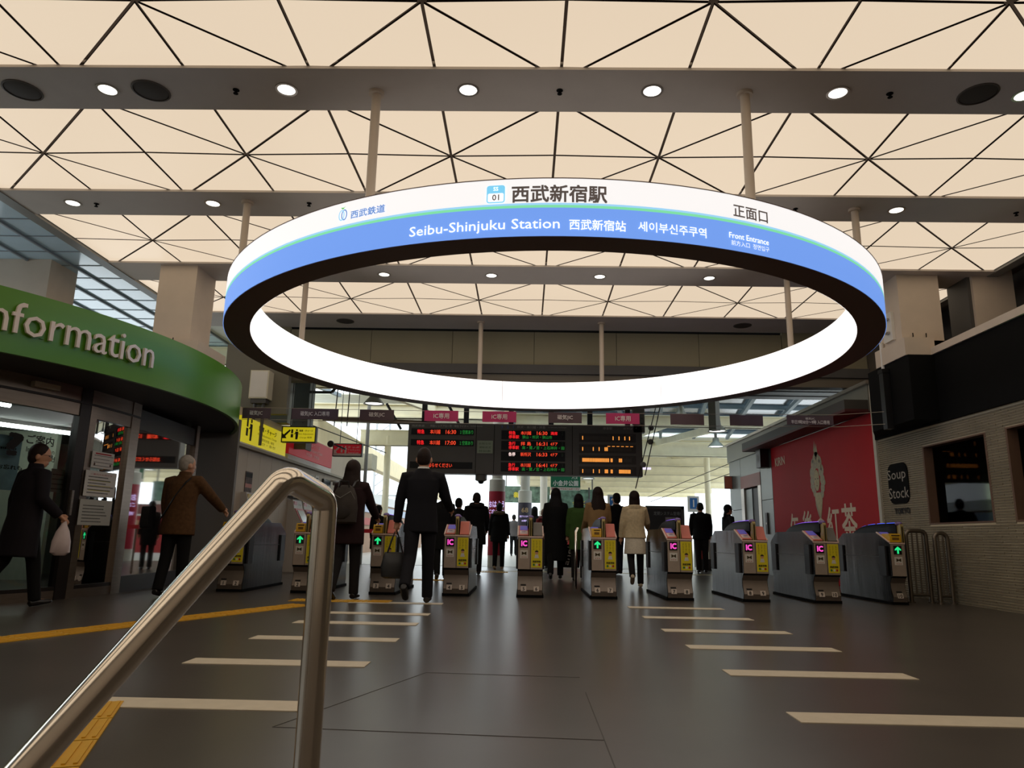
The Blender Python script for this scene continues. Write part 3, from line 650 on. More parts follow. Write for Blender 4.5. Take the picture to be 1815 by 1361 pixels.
t, wd, hh = notice(((163, 935), (186, 992)), 'narrow dim picture poster hanging below the notices behind booth glass', mat('dim_poster', (84, 70, 64), .7, 0, .4, 9), r=WR-.06, rows=2, seed=5)
t, wd, hh = notice(((-30, 770), (42, 868)), 'blue sky poster behind the booth glass at the question mark', mat('blue_sky_poster', (176, 204, 238), .6, 0, .3, 5), r=WR-.08, rows=1, seed=6)
text('お忘れも', .05, INK, t, (wd*.28, -.002, -hh*.08), '-y', w=.26, bold=.02)
t, wd, hh = notice(((92, 832), (126, 873)), 'grey information card sheet standing inside the booth counter window', mat('grey_card', (120, 120, 114), .8), r=WR-.1, rows=4, seed=8)

# ---- wall with the fare adjustment signs beyond the booth
LX = -4.9
CRW = mat('cream_panel_wall', (190, 176, 156), .65, 0, .03, 3)
lwall = struct(B().box(-5.9, LX-.02, 11.9, 21.3, 0, 2.22).obj('wall_ticket', CRW, smooth=False))
for k in range(15): B().box(LX-.02, LX, 12.0+.62*k+.004, 12.0+.62*(k+1)-.004, .1, 2.18).obj('panel', CRW, lwall, smooth=False)
B().box(-5.5, -4.80, 11.88, 11.96, 0, 2.62).obj('end_panel', mat('grey_brown_end_panel', (116, 108, 98), .6), lwall, smooth=False)
B().box(-5.9, LX+.08, 12.0, 21.3, 2.20, 2.25).obj('ledge', mat('ledge_grey', (150, 140, 120), .6), lwall, smooth=False)
B().box(-5.9, LX-.04, 12.0, 21.3, 2.25, 2.9).obj('upper_wall', CRW, lwall, smooth=False)
YS = glow('lit_yellow_sign', (214, 198, 30), .6, .35); RS = glow('lit_red_sign', (160, 18, 30), .4, .3)
def picto(par, face, o, s, m):
    """small person at a machine pictogram"""
    M = FACE[face]; L = Vector(o); b = B()
    def poly(pts): b.add([L+M @ Vector((u*s, v*s, .002)) for u, v in pts], [tuple(range(len(pts)))])
    poly([(.10*math.cos(a)+.25, .10*math.sin(a)+.42) for a in [2*PI*i/10 for i in range(10)]])
    poly([(.08, .28), (.40, .28), (.40, -.2), (.36, -.5), (.14, -.5), (.14, .05), (.0, .0), (-.02, .06), (.1, .14)])
    poly([(-.32, .5), (-.12, .5), (-.12, .1), (-.32, .1)]); poly([(-.34, .04), (-.10, .04), (-.10, -.32), (-.34, -.32)])
    return b.obj('pictogram', m, par, smooth=False)
t = thing('yellow_sign', 'large yellow fare adjustment sign with pictogram on the cream wall', 'sign', (LX, 13.3, 2.5))
B().box(-.04, .03, -1.15, 1.2, -.21, .24).obj('panel', YS, t, smooth=False); B().box(-.05, .025, -1.18, 1.23, -.25, -.21).obj('frame', WHITE, t, smooth=False)
picto(t, '+x', (.032, -.82, .04), .38, INK)
text('精算・チャージ', .10, INK, t, (.034, .12, .13), '+x', w=.95, bold=.02)
for k, s_ in enumerate(('Fare Adjustment, Charge', '精算和充值 / 補值', '정산・충전')): text(s_, .052, INK, t, (.034, .12, .02-.075*k), '+x', w=(1.0, .75, .9)[k])
t = thing('red_sign', 'large red ticket sign with white lettering on the cream wall beyond', 'sign', (LX, 16.3, 2.62))
B().box(-.04, .03, -1.6, 1.75, -.24, .24).obj('panel', RS, t, smooth=False); B().box(-.05, .02, -1.6, 1.75, -.36, -.25).obj('frame', WHITE, t, smooth=False)
B().box(.03, .034, -1.3, -1.1, -.02, .12).obj('pictogram', WINK, t, smooth=False)
for k, s_ in enumerate(('きっぷうりば', 'Tickets and Reserved Seats', '特急券・定期券')): text(s_, .075, WINK, t, (.034, .1, .12-.12*k), '+x', w=(1.1, 1.5, 1.0)[k])
# hanging arrow signs facing the gates
def arrow_pts(): return [(-.4, -.4), (-.4, .12), (-.26, -.02), (.3, .5), (.42, .38), (-.1, -.18), (.05, -.4)]
def hang_sign(x, y, z, w_, h_, m, label, ink, name, txts, lower=None):
    t = thing(name, label, 'sign', (x, y, z))
    B().box(-w_/2, w_/2, -.05, .05, -h_/2, h_/2).obj('panel', m, t, smooth=False)
    for a in ((-w_/2-.02, w_/2+.02, h_/2-.0, h_/2+.02), (-w_/2-.02, w_/2+.02, -h_/2-.02, -h_/2)): B().box(a[0], a[1], -.06, .06, a[2], a[3]).obj('frame', BLACK, t, smooth=False)
    for s_ in (-1, 1): B().box(s_*(w_/2+.01)-.01, s_*(w_/2+.01)+.01, -.06, .06, -h_/2, h_/2).obj('frame', BLACK, t, smooth=False)
    B().add([(-w_*.38+u*h_*.7, -.053, v*h_*.7) for u, v in arrow_pts()], [tuple(range(7))]).obj('arrow', ink, t, smooth=False)
    picto(t, '-y', (-w_*.14, -.053, 0), h_*.7, ink)
    for k, s_ in enumerate(txts): text(s_, h_*.15, ink, t, (w_*.22, -.054, h_*(.26-.24*k)), '-y', w=w_*(.42, .46, .38)[k], bold=.02 if k == 0 else 0)
    if lower: B().box(-w_/2, w_/2, -.052, -.05, -h_/2, -h_/2+h_*.2).obj('white_strip', WHITE, t, smooth=False)
    for s_ in (-1, 1): B().tube([(s_*w_*.3, 0, h_/2), (s_*w_*.3, 0, 4.3-z)], .008, 6).obj('hanger', BLACK, t)
hang_sign(-4.45, 14.0, 2.665, .64, .28, YS, 'yellow fare adjustment sign with black arrow hanging on two cables', INK, 'hanging_sign', ('精算・チャージ', 'Fare Adjustment', 'Charge 精算'))
hang_sign(-4.22, 17.0, 2.72, .66, .27, RS, 'small red ticket sign with white arrow hanging above the platform entry', WINK, 'hanging_sign', ('きっぷ', 'Tickets', 'Reserved seat'), True)
t = thing('round_mirror', 'round black disc signal on a rod between the hanging signs', 'signal', (-4.45, 16.3, 2.78)); B().lathe([(.001, -.03), (.07, -.03), (.08, 0), (.07, .03), (.001, .03)], n=18, axis='y').obj('disc', BLACK, t); B().bar((.05, 0, 0), (.26, .3, -.08), .03).obj('arm', BLACK, t)
# wall screens, posters, cctv
for y, wd, l in ((16.0, 1.0, 'dark wall screen nearer the gates on cream wall'), (17.7, .62, 'smaller dark wall screen farther along cream wall')):
    t = thing('wall_screen', l, 'screen', (LX, y, 1.90), 0, 'screens on the cream wall'); B().box(0, .05, -wd/2, wd/2, -.16, .17).obj('casing', BLACK, t, smooth=False); B().box(.05, .055, -wd/2+.03, wd/2-.03, -.13, .14).obj('screen', mat('grey_screen', (70, 78, 82), .2), t, smooth=False)
t = thing('wall_poster', 'small white list poster between the two wall screens', 'poster', (LX, 16.95, 1.90)); B().box(0, .01, -.14, .14, -.17, .2).obj('sheet', PAPER, t, smooth=False)
for k in range(5): B().box(.01, .012, -.1, .1, .13-.06*k, .15-.06*k).obj('print', INK, t, smooth=False)
t = thing('wall_poster', 'dark pink and black picture poster on cream wall above the yellow machine', 'poster', (LX, 12.75, 1.52)); B().box(0, .01, -.16, .16, -.26, .30).obj('sheet', mat('dark_poster', (84, 66, 60), .7, 0, .5, 14), t, smooth=False)
B().box(.01, .012, -.15, .15, .02, .09).obj('band', mat('pink_print', (190, 130, 120), .7), t, smooth=False); B().box(.01, .012, -.15, .15, .2, .28).obj('band', INK, t, smooth=False)
for y, z, l in ((18.2, 2.02, 'upper small cctv camera on the cream wall'), (18.9, 1.95, 'lower small cctv camera on the cream wall')):
    t = thing('cctv_camera', l, 'camera', (LX, y, z), 0, 'wall cameras'); B().bar((0, 0, .06), (.16, 0, .03), .05).obj('bracket', WHITE, t, smooth=False); B().lathe([(.05, .06), (.06, .1), (.06, .3), (.045, .32)], n=12, axis='x').obj('housing', GREYP, t); B().lathe([(.04, .325), (.001, .33)], n=12, axis='x', cap=False).obj('lens', BLACK, t)
# ticket machines
def ticket_machine(y, label, red=True):
    t = thing('ticket_machine', label, 'machine', (LX, y, 0), 0, 'machines along the cream wall')
    c = mat('machine_white', (186, 178, 168), .5); r = mat('machine_red', (168, 46, 44), .45) if red else mat('machine_yellow', (200, 168, 40), .45)
    B().prism([(0, 0), (0, 1.45), (.10, 1.45), (.14, 1.28), (.36, .88), (.42, .84), (.42, .60), (.34, .55), (.34, 0)], 'y', -.30, .30).obj('cabinet', c, t, smooth=False)
    def slope(u0, u1, y0, y1, off, m, n):
        a = Vector((.14, 0, 1.28)); b_ = Vector((.36, 0, .88)); d = b_-a; nn = Vector((d.z*-1, 0, d.x)).normalized()
        P = lambda u, yy, o: tuple(a+d*u+nn*o+Vector((0, yy, 0)))
        bb = B(); bb.add([P(u0, y0, -.002), P(u0, y1, -.002), P(u1, y1, -.002), P(u1, y0, -.002), P(u0, y0, off), P(u0, y1, off), P(u1, y1, off), P(u1, y0, off)], [(0, 1, 2, 3), (7, 6, 5, 4), (0, 4, 5, 1), (1, 5, 6, 2), (2, 6, 7, 3), (3, 7, 4, 0)]); bb.obj(n, m, t, smooth=False)
    slope(.02, .98, -.28, .28, .012, r, 'bezel'); slope(.12, .86, -.20, .20, .02, mat('machine_screen', (150, 152, 140), .15), 'screen')
    B().box(.10, .125, -.26, -.06, 1.30, 1.42).obj('logo_plate', r, t, smooth=False); text('きっぷ', .05, INK, t, (.128, .12, 1.36), '+x', w=.2)
    B().box(.42, .435, -.27, .05, .64, .80).obj('tray', r, t, smooth=False); B().box(.42, .43, .10, .26, .64, .8).obj('slot_plate', BLACK, t, smooth=False)
    for k in range(3): B().box(.34, .345, -.25+.18*k, -.12+.18*k, .2, .4).obj('vent', DGREY, t, smooth=False)
ticket_machine(15.3, 'white ticket machine with red framed slanted screen, nearer of two'); ticket_machine(15.98, 'white ticket machine with red framed slanted screen, farther of two')
t = thing('number_sign', 'narrow white board numbered above the red framed ticket machines', 'sign', (LX, 15.6, 1.62)); B().box(0, .02, -.6, .6, -.08, .12).obj('board', WHITE, t, smooth=False); text('2', .10, INK, t, (.022, .1, .03), '+x'); B().box(0, .12, -.66, .66, -.13, -.09).obj('canopy', DGREY, t, smooth=False)
ticket_machine(12.75, 'yellow trimmed fare adjustment machine at the near end of cream wall', False)
# steel columns, cabinets and wall at the left above the signs
o = struct(B().box(-5.5, -4.72, 14.0, 14.3, 2.9, 5.2).obj('wall_left_far', mat('grey_green_panel', (104, 106, 96), .4, .2, .05, 2), smooth=False))
B().box(-5.12, -5.10, 13.99, 14.0, 2.9, 5.0).obj('joint', MATT_BLACK, o, smooth=False)
o = struct(B().box(-4.98, -4.62, 15.0, 15.08, 2.5, 5.2).box(-4.98, -4.94, 15.08, 15.4, 2.5, 5.2).box(-4.66, -4.62, 15.08, 15.4, 2.5, 5.2).obj('trim_7', mat('grey_green_steel', (92, 96, 92), .5, .2, .06, 4), smooth=False))
for k in range(10): B().lathe([(.015, -.012), (.01, -.02)], (-4.9 if k % 2 else -4.72, 15.0, 2.7+.12*(k//2)), 8, 'y').obj('rivet', DGREY, o)
t = thing('wall_cabinet', 'pale beige electrical box fixed high on the wall beyond the booth', 'cabinet', (-4.85, 12.7, 3.4)); B().box(-.17, .17, 0, .25, -.26, .26).obj('box', CREAM, t, smooth=False); B().box(-.15, .15, -.01, 0, -.24, .24).obj('door', WHITE, t, smooth=False); B().box(-.14, .14, .02, .2, -.34, -.26).obj('cable_gland', DGREY, t, smooth=False)
for k in (-.08, .08): B().tube([(k, .1, -.34), (k, .1, -1.1)], .03, 8).obj('conduit', DGREY, t)
w = struct(B().box(-5.6, -4.4, 12.95, 13.1, 2.9, 4.2).obj('wall_left_upper', mat('olive_grey_wall', (112, 108, 94), .6), smooth=False))

# ================================================================== TICKET GATES
GY = 9.7; GL = 1.65; GW = 0.33
PINKP = mat('salmon_reader_panel', (214, 120, 106), .45); LIP = mat('pale_pink_edge', (226, 196, 184), .4); YP = mat('yellow_poster', (226, 208, 26), .6)
POSTM = mat('gold_post', (156, 138, 84), .4, .3); SMOKE = mat('smoked_arch', (10, 9, 12), .45, spec=.06); VIO = glow('violet_light', (140, 92, 236), 1.1); BLU = glow('blue_light', (70, 96, 240), 1.2)
MAG = glow('magenta_display', (240, 80, 190), 1.0); GRN = glow('green_display', (36, 220, 130), 1.0); DSP = mat('display_black', (14, 14, 16), .3); PUR = glow('violet_screen', (74, 66, 130), .8)
YSL = mat('yellow_slot_block', (212, 164, 20), .4); PLATE = mat('pale_number_plate', (206, 192, 180), .5); GPAN = mat('grey_slope_panel', (112, 108, 104), .45)
SIDE = [(.045, .035), (.03, .10), (.075, .20), (.08, .27), (.035, .335), (0, .36), (0, .765), (.02, .785), (.33, .912), (1.38, .912), (1.60, .80), (GL, .76), (GL, .36), (1.61, .29), (1.60, .2), (1.62, .1), (1.60, .035)]
def gate(x, y, kind, nums, label, half=None, right='pink', top='violet'):
    t = thing('ticket_gate', label, 'ticket gate', (x, y, 0), 0, 'automatic ticket gates')
    w2 = GW/2; xl, xr = (-w2, w2) if not half else (-.095, .095)
    b = B(); b.prism(SIDE, 'x', xl, xr).obj('body', GATE_STEEL, t)
    B().box(xl-.012, xr+.012, .045, GL-.01, 0, .036).obj('plinth', MATT_BLACK, t, smooth=False)
    B().box(xl+.006, xr-.006, -.006, .0, .362, .765).obj('front_panel', GATE_FRONT, t, smooth=False)
    B().prism([(.039, .036), (.023, .10), (.068, .20), (.073, .27), (.029, .335), (.035, .338), (.081, .271), (.076, .2), (.031, .1), (.047, .036)], 'x', xl+.006, xr-.006).obj('lower_panel', GATE_LOW, t)
    B().bar((xl, -.004, .775), (xr, -.004, .775), .024, .018).obj('lip', LIP, t, smooth=False)
    for s_ in (xl, xr): B().bar((s_, .0, .788), (s_, .33, .918), .016, .014).obj('edge', LIP, t, smooth=False)
    def slope(x0, x1, u0, u1, off, m, n, th=.012):
        P = lambda xx, u, o: (xx, .02+.31*u-.38*o, .785+.127*u+.92*o)
        bb = B(); bb.add([P(x0, u0, off-th), P(x1, u0, off-th), P(x1, u1, off-th), P(x0, u1, off-th), P(x0, u0, off), P(x1, u0, off), P(x1, u1, off), P(x0, u1, off)], [(3,2,1,0),(4,5,6,7),(0,1,5,4),(1,2,6,5),(2,3,7,6),(3,0,4,7)]); return bb.obj(n, m, t, smooth=False)
    px_, qx = (xl+.012, -.028) if not half else (xl+.012, xr-.03)
    if kind == 'ic':
        r_ = slope(px_, qx, .02, .98, .014, PINKP, 'reader_panel'); sc = slope(px_+.012, qx-.012, .5, .93, .018, PUR, 'reader_screen', .006); s2 = slope(px_+.012, qx-.012, .1, .42, .018, mat('ic_sticker', (214, 196, 196), .5), 'reader_sticker', .006)
        text('IC', .03, mat('violet_ink', (110, 80, 150), .6), t, ((px_+qx)/2, .08, .841), Matrix(((1, 0, 0), (0, .925, -.38), (0, .38, .925))), w=.05, bold=.03)
    else:
        sl = slope(px_, qx, .02, .98, .012, mat('slot_grey', (120, 112, 104), .45), 'reader_panel'); sc = slope(px_+.01, qx-.01, .6, .95, .018, PUR, 'reader_screen', .006)
        B().prism([(.005, .79), (.005, .865), (.03, .90), (.20, .90), (.24, .88), (.24, .80)], 'x', px_, qx).obj('ticket_slot_block', YSL, t); B().box(px_+.025, qx-.02, .0, .02, .872, .882).obj('slot', INK, t, smooth=False); B().box(px_+.03, qx-.03, .002, .006, .82, .85).obj('slot_print', mat('brown_print', (120, 84, 20), .6), t, smooth=False)
    if not half:
        m = {'pink': PINKP, 'grey': GPAN}[right]
        P = [(.01, .79), (.01, .80), (.10, .955), (.16, .965), (.33, .93), (.33, .90), (.03, .785)]
        B().prism(P, 'x', .035, xr-.012).obj('side_panel', m, t, smooth=False)
    px0 = 0.0 if not half else xr-.015
    B().prism([(-.008, .77), (-.008, 1.0), (.03, 1.04), (.10, 1.04), (.10, .80)], 'x', px0-.019, px0+.019).obj('post', POSTM, t)
    B().prism([(-.012, .77), (-.012, .985), (-.008, .985), (-.008, .77)], 'x', px0-.005, px0+.005).obj('post_groove', MATT_BLACK, t, smooth=False)
    # smoked arch with its light strip, highest just behind the post
    aw = .042; N_ = 14; rings = []; top_l = []
    for i in range(N_+1):
        u = i/N_; yy = .09+1.28*u; h = .93+.113*(1-u**4.5); ww = aw*(.75 if i in (0, N_) else 1)
        rings.append([(px0-ww, yy, .90), (px0-ww, yy, h-.03), (px0-ww*.6, yy, h-.006), (px0+ww*.6, yy, h-.006), (px0+ww, yy, h-.03), (px0+ww, yy, .90)])
        top_l.append((px0, yy, h-.002))
    B().loft(rings).obj('arch', SMOKE, t)
    lm = VIO if top == 'violet' else BLU
    if top == 'violet': B().tube(top_l, (.013), 6, flat=.4).obj('light_strip', lm, t)
    else:
        for k in range(4): B().tube(top_l[1+3*k:1+3*k+3], .013, 6, flat=.4).obj('light_strip', lm, t)
    B().ell((px0, .07, 1.03), (.042, .06, .028), 12, 8).obj('arch_cap', mat('violet_arch_cap', (120, 96, 160), .25), t)
    # front displays and stickers
    cx = (xl+px0)/2 if not half else 0
    B().box(cx-.055, cx+.05, -.010, -.005, .635, .745).obj('display', DSP, t, smooth=False)
    if kind == 'ic': text('IC', .074, MAG, t, (cx, -.012, .69), '-y', w=.078, bold=.04, name='display_lettering')
    else: B().add([(cx+u*.042, -.012, .69+v*.046) for u, v in ((-.28, -1), (.28, -1), (.28, .1), (.95, -.15), (.95, .25), (0, 1), (-.95, .25), (-.95, -.15), (-.28, .1))], [tuple(range(9))]).obj('display_arrow', GRN, t, smooth=False)
    B().box(cx-.052, cx+.05, -.009, -.005, .50, .605).obj('sticker', PAPER, t, smooth=False)
    B().add([(cx+u, -.011, .562+v) for u, v in ((-.03, .025), (0, .008), (.03, .025), (.03, -.022), (0, -.005), (-.03, -.022))], [(0, 1, 4, 5), (1, 2, 3, 4)]).obj('sticker_print', mat('black_yellow_print', (60, 48, 14), .7), t, smooth=False)
    for k in (-1, 0, 1): B().box(cx+k*.025-.006, cx+k*.025+.006, -.0105, -.009, .512, .52).obj('sticker_print', REDINK, t, smooth=False)
    if not half:
        qx0, qx1 = .012, xr-.012; pc = (qx0+qx1)/2
        po = B().box(qx0, qx1, -.010, -.005, .385, .75).obj('poster', YP, t, smooth=False)
        for k, s_ in enumerate(('なら', 'むず', 'ます')): text(chr(10).join('なりたち'[:4]) if k == 0 else chr(10).join(('むずかし', 'まなびや')[k-1]), .13, mat('olive_ink', (104, 92, 20), .7), po, (pc+.04-.04*k, -.012, .665), '-y', w=.018)
        B().lathe([(.001, -.0115), (.022, -.0115)], (pc, 0, .575), 12, 'y', False).obj('printed_head', mat('skin_print', (206, 150, 110), .7), po)
        B().add([(pc+.024*math.cos(a), -.0125, .582+.02*math.sin(a)) for a in [PI*i/8 for i in range(9)]], [tuple(range(9))]).obj('printed_hair', INK, po, smooth=False)
        B().add([(pc-.03, -.012, .505), (pc+.03, -.012, .505), (pc+.018, -.012, .55), (pc-.018, -.012, .55)], [(0, 1, 2, 3)]).obj('printed_shirt', PAPER, po, smooth=False)
        text('西武学院', .028, INK, po, (pc, -.012, .46), '-y', w=.105, bold=.03)
        for k, m in enumerate((GRN, PAPER, REDINK)):
            B().add([(pc-.036+.036*k+.013*math.cos(a), -.012, .42+.016*math.sin(a)) for a in [2*PI*i/10 for i in range(10)]], [tuple(range(10))]).obj('printed_badge', mat('green_print', (40, 120, 60), .7) if k == 0 else m, po, smooth=False)
        B().bar((0, -.007, .362), (0, -.007, .765), .006, .004).obj('joint', INK, t, smooth=False)
    # numbers near the floor
    cs = ((xl+0)/2, xr/2) if not half else (0,)
    for cxn, nn in zip(cs, nums):
        n_ = B().prism([(.018, .085), (.034, .145), (.045, .145), (.03, .085)], 'x', cxn-.035, cxn+.035).obj('number_plate', PLATE, t, smooth=False)
        text(nn, .045, INK, n_, (cxn, .0245, .113), Matrix(((1, 0, 0), (0, .26, -.966), (0, .966, .26))), bold=.02)
        n2 = B().prism([(.040, .152), (.048, .170), (.056, .170), (.046, .152)], 'x', cxn-.04, cxn+.03).obj('maker_plate', INK, t, smooth=False) if cxn == cs[0] else None
    # flap pods on the flanks
    for s_, xx in ((-1, xl), (1, xr)):
        for y0 in (.10, GL-.26):
            B().box(min(xx, xx+s_*.022), max(xx, xx+s_*.022), y0, y0+.17, .36, .74).obj('flap_pod', mat('flap_rubber', (40, 40, 44), .5), t, smooth=False)
        B().bar((xx+s_*.002, .1, .60), (xx+s_*.002, GL-.1, .60), .004, .006).obj('flank_joint', DGREY, t, smooth=False)
gate(-3.86, GY, 'ar', '12', 'steel ticket gate numbered 1 and 2, half hidden behind the handrail')
gate(-2.88, GY, 'ar', '23', 'ticket gate with green arrow numbered 2, beside the handrail post')
gate(-1.85, GY, 'ar', '34', 'ticket gate with green arrow numbered 3 and 4, behind the black bag')
gate(-.89, GY, 'ic', '45', 'ticket gate with pink IC display numbered 4 and 5')
gate(.08, GY, 'ic', '56', 'ticket gate numbered 5 and 6 with a grey slope panel', right='grey')
gate(1.04, GY, 'ar', '67', 'ticket gate with green arrow and yellow slot numbered 6 and 7')
gate(2.03, GY, 'ic', '78', 'ticket gate with IC display numbered 7 and 8 beside white jacket woman')
gate(3.01, GY, 'ic', '89', 'ticket gate with IC display numbered 8 and 9')
gate(3.93, GY, 'ic', ('9', '10'), 'ticket gate with IC display numbered 9, second from the brick wall', right='grey')
gate(4.85, GY, 'ar', ('10',), 'narrow end ticket gate with blue lights next to the guard rail', half=True, top='blue')
# flaps rail seen by gate 6: short tubular guide
t = thing('gate_guide_rail', 'low steel tube guide frame with clear panel behind gate six', 'railing', (.80, 11.5, 0))
B().tube([(0, 0, 0), (0, 0, .86), (.03, .03, .92), (.03, .5, .92), (.03, .53, .86), (.03, .53, 0)], .018, 8).obj('frame', RAIL_STEEL, t)
for k in range(3): B().tube([(.015, .13+.13*k, 0), (.02, .13+.13*k, .9)], .01, 6).obj('bar', RAIL_STEEL, t)

# ================================================================== SIGN CABLES AND CLOTH SIGNS
for z, l in ((2.67, 'upper thin steel cable carrying the cloth lane signs'), (2.485, 'lower thin steel cable carrying the cloth lane signs')):
    o = B().tube([(-4.395, 10.925, z-.01), (.3, 10.925, z-.03), (4.75, 10.925, z+.008), (5.31, 10.62, z+.012)], .004, 6).obj('sign_cable', STEEL); tag(o, l, 'cable', 'cables above the gates')
CLB = mat('plum_cloth', (88, 70, 76), .8, 0, .05, 6, .1); CLM = mat('magenta_cloth', (188, 50, 104), .7, 0, .05, 6, .1); CLT = mat('cloth_lettering', (238, 230, 228), .7)
def cloth_sign(x0, x1, m, txt, label, size=.084, two=None, zt=2.65, zb=2.485):
    t = thing('cloth_sign', label, 'sign', ((x0+x1)/2, 10.9, 0), 0, 'cloth lane signs on the cables'); w_ = x1-x0
    b = B(); n = 10; rings = []
    for i in range(n+1):
        u = -w_/2+w_*i/n; yy = .006*math.sin(i*1.3+x0)
        rings.append([(u, yy-.004, zb), (u, yy-.004, zt), (u, yy+.004, zt), (u, yy+.004, zb)])
    b.loft(rings).obj('cloth', m, t)
    if txt: text(txt, size, CLT, t, (0, -.014, (zt+zb)/2-(.03 if two else 0)), '-y', w=w_*(.82 if two else .62 if len(txt) > 7 else .46), bold=.008)
    if two: text(two, .04, CLT, t, (0, -.014, zt-.05), '-y', w=w_*.2)
cloth_sign(-4.38, -3.94, CLB, '磁気|IC', 'plum cloth lane sign nearest the booth, lettered in pale type')
cloth_sign(-3.61, -2.89, CLB, '磁気|IC 入口専用', 'wide plum cloth sign marking entry only, above the handrail')
cloth_sign(-2.56, -2.03, CLB, '磁気|IC', 'plum cloth lane sign left of the departure board')
cloth_sign(-1.56, -1.04, CLM, 'IC専用', 'magenta cloth sign at the left end of the departure board')
cloth_sign(-.67, -.15, CLM, 'IC専用', 'magenta cloth sign in the middle of the departure board')
cloth_sign(.34, .85, CLB, '磁気|IC', 'plum cloth sign between two magenta ones over the board')
cloth_sign(1.22, 1.73, CLM, 'IC専用', 'magenta cloth sign at the right end of the departure board')
cloth_sign(2.2, 2.71, CLB, '', 'blank plum cloth sign just right of the departure board')
cloth_sign(3.1, 3.6, CLB, '', 'blank plum cloth sign beside the round pendant lamps')
cloth_sign(3.96, 4.66, CLB, '平日7時30分〜9時 入口専用', 'wide plum cloth sign with opening hours before the red advert', .06, '磁気|IC', 2.655, 2.51)

# ================================================================== DEPARTURE BOARD
bd = thing('departure_board', 'long dark led departure board hanging beyond the gates with red train rows', 'display board', (-.02, 17, 2.21))
CASE = mat('board_case', (104, 99, 92), .5, 0, .04, 3); ROWB = mat('led_black', (10, 9, 9), .6)
LR = glow('led_red', (250, 36, 40), 1.0); LO = glow('led_orange', (255, 76, 44), 1.0); LG = glow('led_green', (36, 132, 52), .8); LW = glow('led_white', (255, 226, 220), 1.1); LA = glow('led_amber', (255, 160, 70), 1.2); PRT = mat('board_print', (206, 200, 190), .7); PBL = mat('board_blue_print', (90, 120, 190), .7)
B().box(-2.78, 2.77, 0, .35, 0, 1.19).obj('case', CASE, bd, smooth=False)
for x in (1.12, -1.16, -.73): B().box(x-.006, x+.006, -.004, 0, .02, 1.17).obj('seam', MATT_BLACK, bd, smooth=False)
for x in (-2.43, -1.42, -.34, .62, 1.55, 2.45): B().box(x-.06, x+.06, .1, .2, 1.19, 2.2).obj('post', BLACK, bd, smooth=False)
def row(x0, x1, z0, z1): return B().box(x0, x1, -.012, 0, z0, z1).obj('led_row', ROWB, bd, smooth=False)
def bt_(s_, xa, xb, zc, h, m, bold=.006, par=None): text(s_, h, m, par or bd, ((xa+xb)/2, -.016, zc), '-y', w=xb-xa, bold=bold, name='led_lettering')
bt_('特急レッドアロー号・特急ライナー', -2.26, -1.35, 1.125, .06, PRT, .0); bt_('西武鉄道', -2.70, -2.40, 1.125, .05, PRT, 0); bt_('Limited Express', -1.30, -1.02, 1.13, .03, PRT, 0)
for z0, tm in ((.915, '16:30'), (.655, '17:00')):
    r_ = row(-2.71, -1.57, z0, z0+.145); zc = z0+.07
    bt_('特急', -2.565, -2.395, zc, .105, LR, .012, r_); bt_('本川越', -2.26, -2.015, zc, .105, LO, .008, r_); bt_(tm, -1.887, -1.64, zc, .095, LO, .008, r_)
    r2 = row(-1.565, -1.215, z0, z0+.145); bt_('2 空席あり', -1.545, -1.235, zc, .10, LG, .006, r2)
r_ = row(-2.71, -1.23, .115, .27); bt_('お知らせください', -2.36, -1.71, .19, .10, LO, .006, r_)
pn = B().box(-1.13, -.76, -.012, 0, .49, .79).obj('paper_sheet', mat('green_grey_paper', (176, 186, 160), .8), bd, smooth=False)
for k in range(3): text(('お知らせ', '運転状況', '時刻表')[k], .05, mat('green_ink', (80, 104, 76), .8), pn, (-.945, -.014, .72-.09*k), '-y', w=.28)
for s_, x in (('3', -.55), ('2', -.41), ('1', -.28)): text(s_, .07, PBL, bd, (x, -.014, 1.125), '-y', bold=.02)
bt_('所沢・本川越・拝島', -.19, .48, 1.125, .065, PRT, 0); bt_('for Tokorozawa, Hon-Kawagoe', .55, .98, 1.125, .035, PRT, 0)
rows = [('特急', '本川越', '16:30', '満席', '2', '停車駅 狭山・所沢・狭山市', LR), ('急行', '拝 島', '16:31', '4ドア', '3', '停車駅 高・鷺ノ宮・上石神井・田', LR), ('各停', '新所沢', '16:33', '4ドア', '1', '', LW), ('急行', '本川越', '16:41', '4ドア', '3', '停車駅 高・鷺ノ宮・上石神井・田', LR)]
for k, (a, b_, c, d, e, f, m) in enumerate(rows):
    zt = 1.045-.2535*k; rw = row(-.56, .95, zt-.215, zt); z1 = zt-.06; z2 = zt-.155
    bt_(a, -.385, -.225, z1, .09, m, .012, rw); bt_(b_, -.10, .145, z1, .09, LO, .008, rw); bt_(c, .28, .53, z1, .085, LO, .008, rw); bt_(d, .606, .77, z1, .08, LR if d == '満席' else LO, .012, rw); bt_(e, .865, .905, z1, .08, mat('led_off_green', (56, 74, 56), .7), .0, rw)
    if f: bt_(f[:3], -.385, -.14, z2, .085, LR, .012, rw); bt_(f[4:], -.065, .64 if k == 0 else .93, z2, .08, LG, .004, rw)
bt_('停車駅', 1.845, 2.067, 1.125, .065, PRT, 0); bt_('のりば', 2.33, 2.55, 1.125, .04, PRT, 0)
pat = [[0, 26, 31, 36, 40], [0, 9, 14, 19, 20, 21], list(range(0, 23))+[24, 25, 31, 32, 33], [0, 9, 14, 19, 20, 21, 24, 25, 31, 32, 33, 34, 35, 36, 37, 38, 39, 40]]
